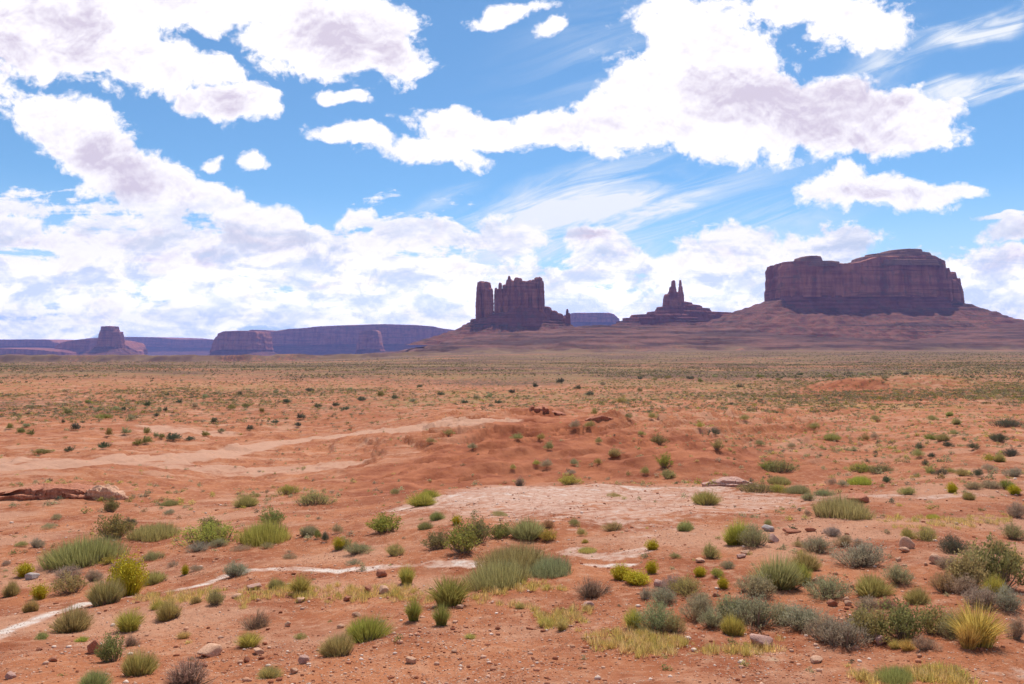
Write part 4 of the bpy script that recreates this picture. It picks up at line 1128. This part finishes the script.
def build_listed():
    ent = [(float(a[0]), float(a[1]), float(a[2]), float(a[3]), a[4], a[5]) for a in parse(NEAR) + parse(MIDDLE)]
    P = hit([e[0] for e in ent], [min(e[1] - 1.0, 690) for e in ent])
    grp = {}
    for i, e in enumerate(ent):
        sz = 'large' if e[2] * e[3] > 1000 else ('small' if e[2] * e[3] < 180 else '')
        adj = ' '.join(x for x in (sz, CW[e[5]]) if x)
        grp.setdefault((adj, KW[e[4]], zone(e[0], e[1])), []).append(i)
    for (adj, kw, zn), ids in grp.items():
        ids.sort(key=lambda i: ent[i][0])
        for q, i in enumerate(ids):
            c, r, w, h, k, col = ent[i]
            n = len(ids)
            head = (adj + ' ' + kw).strip()
            if n == 1: lab = head + ' ' + zn
            else:
                o = 'leftmost' if q == 0 else ('rightmost' if q == n - 1 else ordinal(q, n) + ' from left')
                lab = (o + ' ' + head + ' ' + zn) if q in (0, n - 1) else (head + ', ' + o + ', ' + zn)
            lab = ' '.join(lab.split()[:16])
            d = P[i, 1]; ww, hh = w * d / F, h * d / F
            dep = min(ww * 0.9, 1.6)
            x = P[i, 0]; y = P[i, 1] + dep * 0.35
            z = float(ground_z(x, y)) - 0.02
            small = w * h < 110
            place(KN[k], (x, y, z), ww, hh, col, lab, CAT[k], {'sage': 'sagebrush shrubs on the red ground', 'broom': 'broom-like shrubs', 'leafy': 'leafy green shrubs', 'bloom': 'yellow-flowered bushes', 'grass': 'grass tufts', 'dead': 'bare dry shrubs'}[k],
                  small=small and k != 'bloom', depth=dep)
            TAKEN.append((x, y, ww * .5))
    ent = [tuple(float(v) for v in a[:4]) for a in parse(PLAIN)]
    P = hit([e[0] for e in ent], [e[1] - .5 for e in ent])
    for e, p in zip(ent, P):
        d = p[1]
        lefts = e[0] < 505
        place('juniper_bush', (p[0], p[1], p[2] - .03), e[2] * d / F * prng.uniform(.8, 1.25), e[3] * d / F * prng.uniform(.8, 1.15), prng.choice(['dark', 'dark', 'green', 'sage']),
              'small dark round bush dotted over the orange plain beyond the wash' if lefts else 'tiny dark bush dotted on the far plain below the buttes', 'bush',
              'dark bushes on the left plain' if lefts else 'dark bushes on the far plain', small=True)
        TAKEN.append((p[0], p[1], 1.0))
build_listed()

# ------------------------------------------------------------------ scrub beyond counting
def low_bush(seed, n, ls):
    rng = np.random.default_rng(seed)
    b, tip = crown(rng, n, 0.3, 5)
    pos = tip * rng.uniform(.55, 1, (n, 1)); pos[:, 2] = np.maximum(pos[:, 2], .04)
    V, q = leaves(pos - np.array([0, 0, .05]), unit(rng.normal(size=(n, 3)) + np.array([0, 0, .8])), rng.uniform(.7, 1.3, n) * ls, rng.uniform(.5, 1.0, n) * ls * .7, rng)
    return V, q, np.repeat(rng.uniform(0, 1, n), 4)

def scatter_mass(name, label, pts, sizes, cols, templates, mat=None):
    VV, QQ, VA, TI = [], [], [], []; k = 0
    rng = np.random.default_rng(5)
    pick = rng.integers(0, len(templates), len(pts)); ang = rng.uniform(0, 6.28, len(pts))
    for ti, (V, q, va) in enumerate(templates):
        m = np.where(pick == ti)[0]
        if not len(m): continue
        c, s = np.cos(ang[m])[:, None], np.sin(ang[m])[:, None]
        X = V[None, :, 0] * c - V[None, :, 1] * s; Y = V[None, :, 0] * s + V[None, :, 1] * c
        W = sizes[m, 0][:, None]; H = sizes[m, 1][:, None]
        P = np.stack([X * W + pts[m, 0][:, None], Y * W + pts[m, 1][:, None], V[None, :, 2] * H + pts[m, 2][:, None]], -1).reshape(-1, 3)
        VV.append(P); QQ.append((np.arange(len(m))[:, None, None] * len(V) + q[None]).reshape(-1, 4) + k); k += len(P)
        VA.append(np.tile(va, len(m))); TI.append(np.repeat(cols[m], len(V), 0))
    me = mesh_np(name, np.concatenate(VV), np.concatenate(QQ), mat or LEAFMASS, False, dict(vary=np.concatenate(VA), tint=np.concatenate(TI)))
    o = obj(name, me); tag(o, label, kind='stuff'); return o

def density(x, y):
    """scrub per square metre"""
    r = np.hypot(x, y); u = x / np.maximum(y, 1)
    cl = sstep(fbm(x / 26, y / 20, 4, 500), -0.2, 0.35) * (0.3 + 1.2 * sstep(fbm(x / 6, y / 5, 3, 501), -0.2, 0.4))
    d = 0.05 + 0.16 * cl
    d = np.where(u > 0.12, d * 1.7, d); d = np.where(u > 0.30, d * 1.5, d)
    d = d * np.where(r > 120, 0.35 + 1.5 * sstep(fbm(x / 85, y / 55, 4, 503), -0.25, 0.3), 1.0)
    d = d * np.where(r < 34, 1.4, 1.0)
    d = d * (1 - 0.62 * area(x, y, BARE, 5.0))
    d = d * (1 - 0.9 * area(x, y, SHELF, 1.0)) * (1 - 0.97 * strip(x, y, WASH, 6.0))
    d = d * np.where((u < 0.05) & (r > 60) & (r < 140), 0.45, 1.0)
    return d

def scatter():
    rng = np.random.default_rng(11)
    templ = {0: [low_bush(i, 70, .16) for i in range(4)], 1: [low_bush(i + 9, 26, .24) for i in range(4)], 2: [low_bush(i + 19, 10, .42) for i in range(4)]}
    tk = np.array(TAKEN)
    pal = np.array([COL['sage'], COL['olive'], COL['grey'], COL['green'], COL['lime'], COL['dark'], COL['rust'], COL['straw']])
    for band, (r0, r1, dens, size, lod, nm) in enumerate(((7.5, 34, 4.0, (0.06, 0.26), 0, 'small'), (14, 34, 3.0, (0.16, 0.46), 0, 'low'), (34, 120, 3.8, (0.20, 0.80), 0, 'mid'), (120, 330, 2.2, (0.45, 1.7), 1, 'far'), (330, 900, 0.42, (0.8, 2.4), 2, 'plain'), (900, 2600, 0.03, (1.4, 4.0), 2, 'deep'))):
        A = R(41); area_m = A * (r1 * r1 - r0 * r0)
        n = int(area_m * 0.45 * dens)
        r = np.sqrt(rng.uniform(r0 * r0, r1 * r1, n)); a = rng.uniform(-A, A, n)
        x, y = r * np.sin(a), r * np.cos(a)
        keep = rng.uniform(0, 0.45, n) < density(x, y)
        x, y = x[keep], y[keep]
        if r1 <= 120:
            dd = np.min(np.hypot(x[:, None] - tk[None, :, 0], y[:, None] - tk[None, :, 1]) - tk[None, :, 2], 1); m = dd > 0.1; x, y = x[m], y[m]
        z = ground_z(x, y)
        n = len(x)
        w = rng.uniform(size[0], size[1], n) ** 1.0 * rng.uniform(.6, 1, n); h = w * rng.uniform(.45, .8, n)
        pr = [.28, .22, .16, .10, .06, .06, .08, .04] if band < 4 else [.24, .12, .22, .04, .02, .26, .10, .0]
        ci = rng.choice(8, n, p=np.array(pr) / sum(pr)); cols = pal[ci] * rng.uniform(.75, 1.2, (n, 1)) * (0.72 if band >= 3 else 1.0)
        lab = {'small': 'seedling plants and low herbs sprinkled over the near red soil', 'low': 'low scruffy plants between the larger shrubs of the near slopes', 'mid': 'small scrub sprinkled over the middle ground', 'far': 'low scrub scattered over the ground beyond the wash',
               'plain': 'scrub dots covering the wide plain', 'deep': 'faint scrub on the far plain below the buttes'}[nm]
        scatter_mass('scrub', lab, np.stack([x, y, z - .02], 1), np.stack([w, h], 1), cols, templ[lod])
        print(nm, n)
scatter()

def dry_grass():
    rng = np.random.default_rng(12)
    V0 = []
    for i in range(4):
        d = t_grass(700 + i, n=46, root=.6, w=.022); V, fs, va = d['foliage']
        V0.append((V, va, d))
    X, Y = [], []
    for i, p in enumerate(STRAWS):
        c0, c1 = min(q[0] for q in p), max(q[0] for q in p); r0, r1 = min(q[1] for q in p), max(q[1] for q in p)
        n = int((c1 - c0) * (r1 - r0) * 0.10)
        c = rng.uniform(c0, c1, n); r = rng.uniform(r0, min(r1, 683), n)
        h = hit(c, r)
        k = area(h[:, 0], h[:, 1], p, .25) > rng.uniform(0, 1, n)
        X.append(h[k, 0] + rng.normal(size=k.sum()) * .05); Y.append(h[k, 1] + rng.normal(size=k.sum()) * .1)
    x, y = np.concatenate(X), np.concatenate(Y); n = len(x)
    cl = fbm(x / .7, y / .7, 2, 600) > -0.25; x, y = x[cl], y[cl]; n = len(x)
    z = ground_z(x, y)
    tem = []
    for V, va, d in V0:
        t3, q4 = d['foliage'][1]
        tem.append((V, np.concatenate([q4, np.stack([t3[:, 0], t3[:, 1], t3[:, 2], t3[:, 2]], 1)]), va))
    # quads only: turn the tip triangles into thin quads
    tem2 = []
    for V, q, va in tem:
        t = q[q[:, 2] == q[:, 3]]; qq = q[q[:, 2] != q[:, 3]]
        extra = (V[t[:, 2]] + V[t[:, 0]]) * .5; e0 = len(V)
        V2 = np.concatenate([V, extra]); va2 = np.concatenate([va, va[t[:, 0]]])
        tq = np.stack([t[:, 0], t[:, 1], t[:, 2], e0 + np.arange(len(t))], 1)
        tem2.append((V2, np.concatenate([qq, tq]), va2))
    w = rng.uniform(.12, .30, n); h = rng.uniform(.06, .17, n)
    pal = np.array([(0.60, 0.44, 0.15), (0.66, 0.47, 0.21), (0.52, 0.42, 0.12)])
    scatter_mass('dry_grass', 'low yellow grass growing in loose patches on the red soil', np.stack([x, y, z], 1), np.stack([w, h], 1), pal[rng.integers(0, 3, n)], tem2)
    print('grass', n)
dry_grass()

# ------------------------------------------------------------------ rocks
def stone_material(name, c1, c2):
    m, t, b = new_mat(name, 0.9, 0.15)
    tc = t.nodes.new('ShaderNodeTexCoord'); P = S(t, tc.outputs['Object'])
    n = noise(t, P, 9.0, 6, 0.65)
    t.links.new(mixc(t, n.ramp(.3, .7), c1, c2).k, b.inputs['Base Color'])
    bump_to(t, b, noise(t, P, 14.0, 5, 0.6) * 0.02, 1.0, .8)
    return m
TAN = stone_material('tan_sandstone', (0.52, 0.27, 0.16), (0.72, 0.43, 0.28))
REDS = stone_material('red_sandstone', (0.34, 0.12, 0.065), (0.52, 0.22, 0.13))
PINK = stone_material('pink_sandstone', (0.44, 0.23, 0.17), (0.60, 0.36, 0.28))
GREYS = stone_material('grey_sandstone', (0.34, 0.27, 0.24), (0.50, 0.40, 0.35))

def rock_mesh(seed, sub=3, blocky=.5, name='rock', mat=TAN):
    import bmesh
    rng = random.Random(seed)
    bm = bmesh.new(); bmesh.ops.create_icosphere(bm, subdivisions=sub, radius=.5)
    V = np.array([v.co[:] for v in bm.verts])
    # slice with planes for facets
    for _ in range(int(10 + blocky * 8)):
        d = unit(np.array([rng.gauss(0, 1), rng.gauss(0, 1), rng.gauss(0, 1)])); c = rng.uniform(.24, .42)
        s = V @ d; V = V - np.maximum(s - c, 0)[:, None] * d[None]
    k = fbm(V[:, 0] * 5 + seed, V[:, 1] * 5 + V[:, 2] * 3.7, 3, seed % 97) * .03
    V = V * (1 + k[:, None])
    V[:, 0] /= np.ptp(V[:, 0]); V[:, 1] /= np.ptp(V[:, 1]); V[:, 2] /= np.ptp(V[:, 2])
    V[:, 2] -= V[:, 2].min()
    F3 = np.array([[v.index for v in f.verts] for f in bm.faces]); bm.free()
    return V, F3

STONES = {(m.name): [mesh_np('rock', *rock_mesh(900 + i + 31 * j), m) for i in range(4)] for j, m in enumerate((TAN, REDS, PINK))}
# column, row of foot, width, height, stone, label
ROCKS = [
    (908, 549, 15, 12, TAN, 'rounded tan boulder beside two small olive shrubs at the right'), (905, 553, 10, 5, TAN, 'flat pale slab leaning at the foot of the rounded tan boulder'),
    (937, 564, 14, 9, TAN, 'pointed tan rock left of the large green shrub at right'), (944, 566, 9, 5, PINK, 'small pinkish rock touching the pointed tan rock'), (899, 562, 6, 4, TAN, 'small pale stone on bare soil below the rounded boulder'),
    (926, 566, 4, 3, TAN, 'tiny pale stone left of the pointed tan rock'),
    (762, 649, 27, 13, PINK, 'long pinkish boulder with a dark hollow in the yellow grass'), (832, 607, 11, 6, REDS, 'dark red rock between grey shrubs in the right foreground'), (847, 602, 7, 5, TAN, 'small tan rock just right of the dark red rock'),
    (818, 663, 12, 5, TAN, 'flat tan slab in gravel at the bottom right'), (880, 645, 12, 9, PINK, 'pink rock at the foot of the green shrubs at right'),
    (207, 657, 24, 10, TAN, 'smooth pale boulder behind the dry grey bush, bottom left'), (92, 654, 13, 13, REDS, 'upright dark red block beside the green bush at lower left'), (96, 648, 12, 4, GREYS, 'grey slab lying behind the upright red block'),
    (254, 590, 14, 5, PINK, 'flat pinkish rock just below the white vein'), (237, 599, 11, 4, TAN, 'flat pale stone below the white vein'), (303, 664, 12, 7, PINK, 'pinkish rock at lower left on bare red slope'), (294, 674, 9, 6, TAN, 'pale stone near the bottom edge, left side'),
    (246, 663, 6, 6, REDS, 'small dark red rock on the bare slope above bottom edge'), (258, 655, 12, 5, TAN, 'low tan stone beside the green grass tuft, lower left'), (300, 603, 9, 4, TAN, 'small pale stone below the grass tuft by the vein'),
    (287, 627, 7, 5, TAN, 'small pale stone on the slope, left foreground'), (53, 662, 9, 5, REDS, 'small red rock on the slope at far lower left'), (39, 651, 6, 3, REDS, 'tiny red stone at far lower left'), (10, 679, 10, 6, PINK, 'pinkish stone in the bottom left corner'),
    (381, 578, 11, 7, REDS, 'dark red rock just below the white vein'), (382, 594, 12, 7, TAN, 'pale angular rock left of the tall green grass'), (368, 593, 8, 6, REDS, 'small red rock beside the pale angular rock'), (460, 609, 8, 4, TAN, 'small tan stone at the right foot of the green grass'),
    (412, 664, 12, 6, TAN, 'pale stone on the gravel, lower middle'), (357, 617, 9, 5, TAN, 'small tan stone above the olive mound'), (347, 602, 8, 4, REDS, 'small red stone left of the green grass'), (454, 653, 6, 3, TAN, 'tiny white stone on the gravel, lower middle'),
    (660, 588, 13, 7, PINK, 'pink rock beside the yellow-flowered bushes'), (588, 609, 12, 6, PINK, 'small pink rock on the bare middle slope'), (773, 543, 12, 8, PINK, 'pink rock right of the grey shrub on red ground'), (795, 534, 18, 4, REDS, 'flat dark red slab on the red ground at right'),
    (812, 532, 11, 4, REDS, 'small dark slab right of the flat red slab'), (746, 555, 9, 4, TAN, 'small tan stone right of the pale shelf'), (700, 563, 9, 4, TAN, 'small pale stone near the middle right'), (742, 559, 10, 4, PINK, 'flat pink stone on red ground, right of the middle'),
    (848, 606, 8, 5, TAN, 'pale stone between grey shrubs at the lower right'), (768, 532, 12, 6, GREYS, 'grey stone on the red ground right of the pale shelf'), (862, 503, 24, 8, REDS, 'row of low red blocks beside the yellow bush at right'),
    (30, 580, 13, 6, GREYS, 'grey stone by the small yellow bush, far left'), (340, 629, 8, 4, TAN, 'tan stone on the left middle slope'), (815, 583, 8, 5, TAN, 'small tan stone between shrubs, right foreground'), (716, 597, 8, 4, REDS, 'small red stone by the yellow bushlets, right foreground'),
]
def build_rocks():
    P = hit([r[0] for r in ROCKS], [r[1] - .5 for r in ROCKS])
    rg = random.Random(8)
    for k, ((c, r, w, h, m, lab), p) in enumerate(zip(ROCKS, P)):
        me = mesh_np('rock', *rock_mesh(100 + k, 3, .6), m)
        o = obj('rock', me); d = p[1]
        o.scale = (w * d / F, w * d / F * rg.uniform(.6, .9), h * d / F * 1.25); o.rotation_euler = (rg.uniform(-.12, .12), rg.uniform(-.12, .12), rg.uniform(-.4, .4))
        y = p[1] + w * d / F * .25; o.location = (p[0], y, float(ground_z(p[0], y)) - h * d / F * .22)
        tag(o, lab, 'rock', 'loose rocks on the red soil')

def ledge_outcrops():
    """low undercut sandstone shelves that grow out of the slope"""
    specs = [(38, 500, 120, 11, REDS, 'long low red sandstone ledge with a dark undercut, left edge', 2), (100, 500, 40, 13, TAN, 'rounded orange sandstone nose at the right end of the left ledge', 1),
             (545, 416, 46, 5, REDS, 'dark red rim rock crowning the eroded bluff', 1), (600, 420, 30, 4, REDS, 'short rim rock right of the eroded bluff', 1), (736, 487, 56, 7, PINK, 'tilted pink slabs at the right end of the pale shelf', 2)]
    for k, (c, r, w, h, m, lab, layers) in enumerate(specs):
        p = hit([c], [r])[0]; d = p[1]; W = w * d / F; H = h * d / F
        parts = []; rng = np.random.default_rng(60 + k)
        for L in range(layers):
            dep = min(W * .22, 3.2) * (1 - .15 * L)
            ox, oy = outline_pts('l', 520, W * .52 * (1 - .14 * L), dep, 2.0, .42, 20 + k * 7 + L * 3)
            oy = oy + fbm(ox / (W * .12) + 3, ox * 0, 3, 70 + k + L) * dep * .35
            xx = p[0] + rng.normal() * .03 * W; yy = p[1] + dep * 1.1
            g = ground_z(xx + ox, yy + oy); gf = float(np.mean(ground_z(xx + np.linspace(-.4, .4, 9) * W, yy - dep + 0 * np.arange(9))))
            def topz(px, py, gf=gf, xx=xx, L=L): return ground_z(px, 0 * px + yy - dep, False) + H * (L + 1) / layers * np.clip(1.05 - (np.abs(px - xx) / (W * .54)) ** 2.4, 0, 1) * (0.85 + .3 * fbm(px / (W * .1), py / (W * .1), 3, k)) - 0.02
            z1 = topz(xx + ox, yy + oy); z0 = np.minimum(g, z1) - H * .6
            def cap(px, py, g_, z, topz=topz, H=H, k=k): return topz(px, py) + fbm(px / .8, py / .8, 3, k + 9) * H * .06
            parts.append(wall(xx, yy, ox, oy, z1, z0, 14, -L * .3 * dep, -H * .35, flute=H * .16, fw=max(.5, W * .035), ledge=H * .16, lstep=H * .4, seed=k * 5 + L, curve=1.6, cap=cap))
        base = np.array([p[0], p[1], p[2]])
        v, f = merge(parts)
        o = obj('rock_ledge', mesh_np('rock_ledge', v - base, f, m, False)); o.location = base
        tag(o, lab, 'rock ledge', 'sandstone ledges')

def gravel():
    rng = np.random.default_rng(77)
    T = []
    for i in range(6):
        V, f = rock_mesh(300 + i, 1, .5); V[:, 2] -= .25
        T.append((V, np.concatenate([f, f[:, 2:3]], 1), np.full(len(V), i / 6)))
    n = 80000
    r = np.exp(rng.uniform(math.log(6.5), math.log(38), n)); a = rng.uniform(-R(41), R(41), n)
    x, y = r * np.sin(a), r * np.cos(a)
    cl = fbm(x / 1.6, y / 1.6, 3, 610) + 0.25 * (r < 10.5)
    k = cl > rng.uniform(-.55, .55, n); x, y, r = x[k], y[k], r[k]; n = len(x)
    z = ground_z(x, y)
    w = np.minimum(rng.pareto(2.8, n) * .012 + .011, .085) * (0.75 + r / 40); h = w * rng.uniform(.35, .8, n)
    pal = np.array([(.62, .36, .24), (.48, .20, .11), (.30, .105, .055), (.74, .54, .42), (.55, .28, .17)])
    cols = pal[rng.choice(5, n, p=[.25, .24, .22, .15, .14])] * rng.uniform(.85, 1.1, (n, 1))
    m, t, b = new_mat('gravel', .95, .1); t.links.new(attr(t, 'tint', 'Color').k, b.inputs['Base Color'])
    # triangles as degenerate-free quads: rebuild with real triangles
    VV, FF, TI = [], [], []; kk = 0
    pick = rng.integers(0, 6, n); ang = rng.uniform(0, 6.28, n)
    for ti, (V, f, va) in enumerate(T):
        s = np.where(pick == ti)[0]; c_, s_ = np.cos(ang[s])[:, None], np.sin(ang[s])[:, None]
        X = V[None, :, 0] * c_ - V[None, :, 1] * s_; Y = (V[None, :, 0] * s_ + V[None, :, 1] * c_)
        P = np.stack([X * w[s][:, None] + x[s][:, None], Y * w[s][:, None] * .8 + y[s][:, None], V[None, :, 2] * h[s][:, None] + z[s][:, None]], -1).reshape(-1, 3)
        VV.append(P); FF.append((np.arange(len(s))[:, None, None] * len(V) + f[None, :, :3]).reshape(-1, 3) + kk); kk += len(P); TI.append(np.repeat(cols[s], len(V), 0))
    o = obj('gravel', mesh_np('gravel', np.concatenate(VV), np.concatenate(FF), m, False, dict(tint=np.concatenate(TI))))
    tag(o, 'loose gravel and stone chips strewn over the red soil', kind='stuff')
build_rocks(); ledge_outcrops(); gravel()

# ------------------------------------------------------------------ air
def haze():
    x0, x1, y0, y1, z0, z1 = -21200, 21200, -21200, 21200, -320, 900
    v = [(x, y, z) for x in (x0, x1) for y in (y0, y1) for z in (z0, z1)]
    f = [(0, 1, 3, 2), (4, 6, 7, 5), (0, 4, 5, 1), (2, 3, 7, 6), (0, 2, 6, 4), (1, 5, 7, 3)]
    m = bpy.data.materials.new('air'); m.use_nodes = True; t = m.node_tree; t.nodes.clear()
    pv = t.nodes.new('ShaderNodeVolumePrincipled'); out = t.nodes.new('ShaderNodeOutputMaterial')
    pv.inputs['Color'].default_value = HAZE_COL + (1,)
    pv.inputs['Density'].default_value = HAZE_D
    pv.inputs['Anisotropy'].default_value = 0.1
    t.links.new(pv.outputs[0], out.inputs['Volume'])
    o = obj('haze', mesh_np('haze', v, np.array(f), m)); tag(o, kind='stuff')
    o['label'] = 'thin bluish desert air that pales the far mesas'
HAZE_D = 3.7e-5
HAZE_COL = (0.37, 0.44, 1.0)
haze()
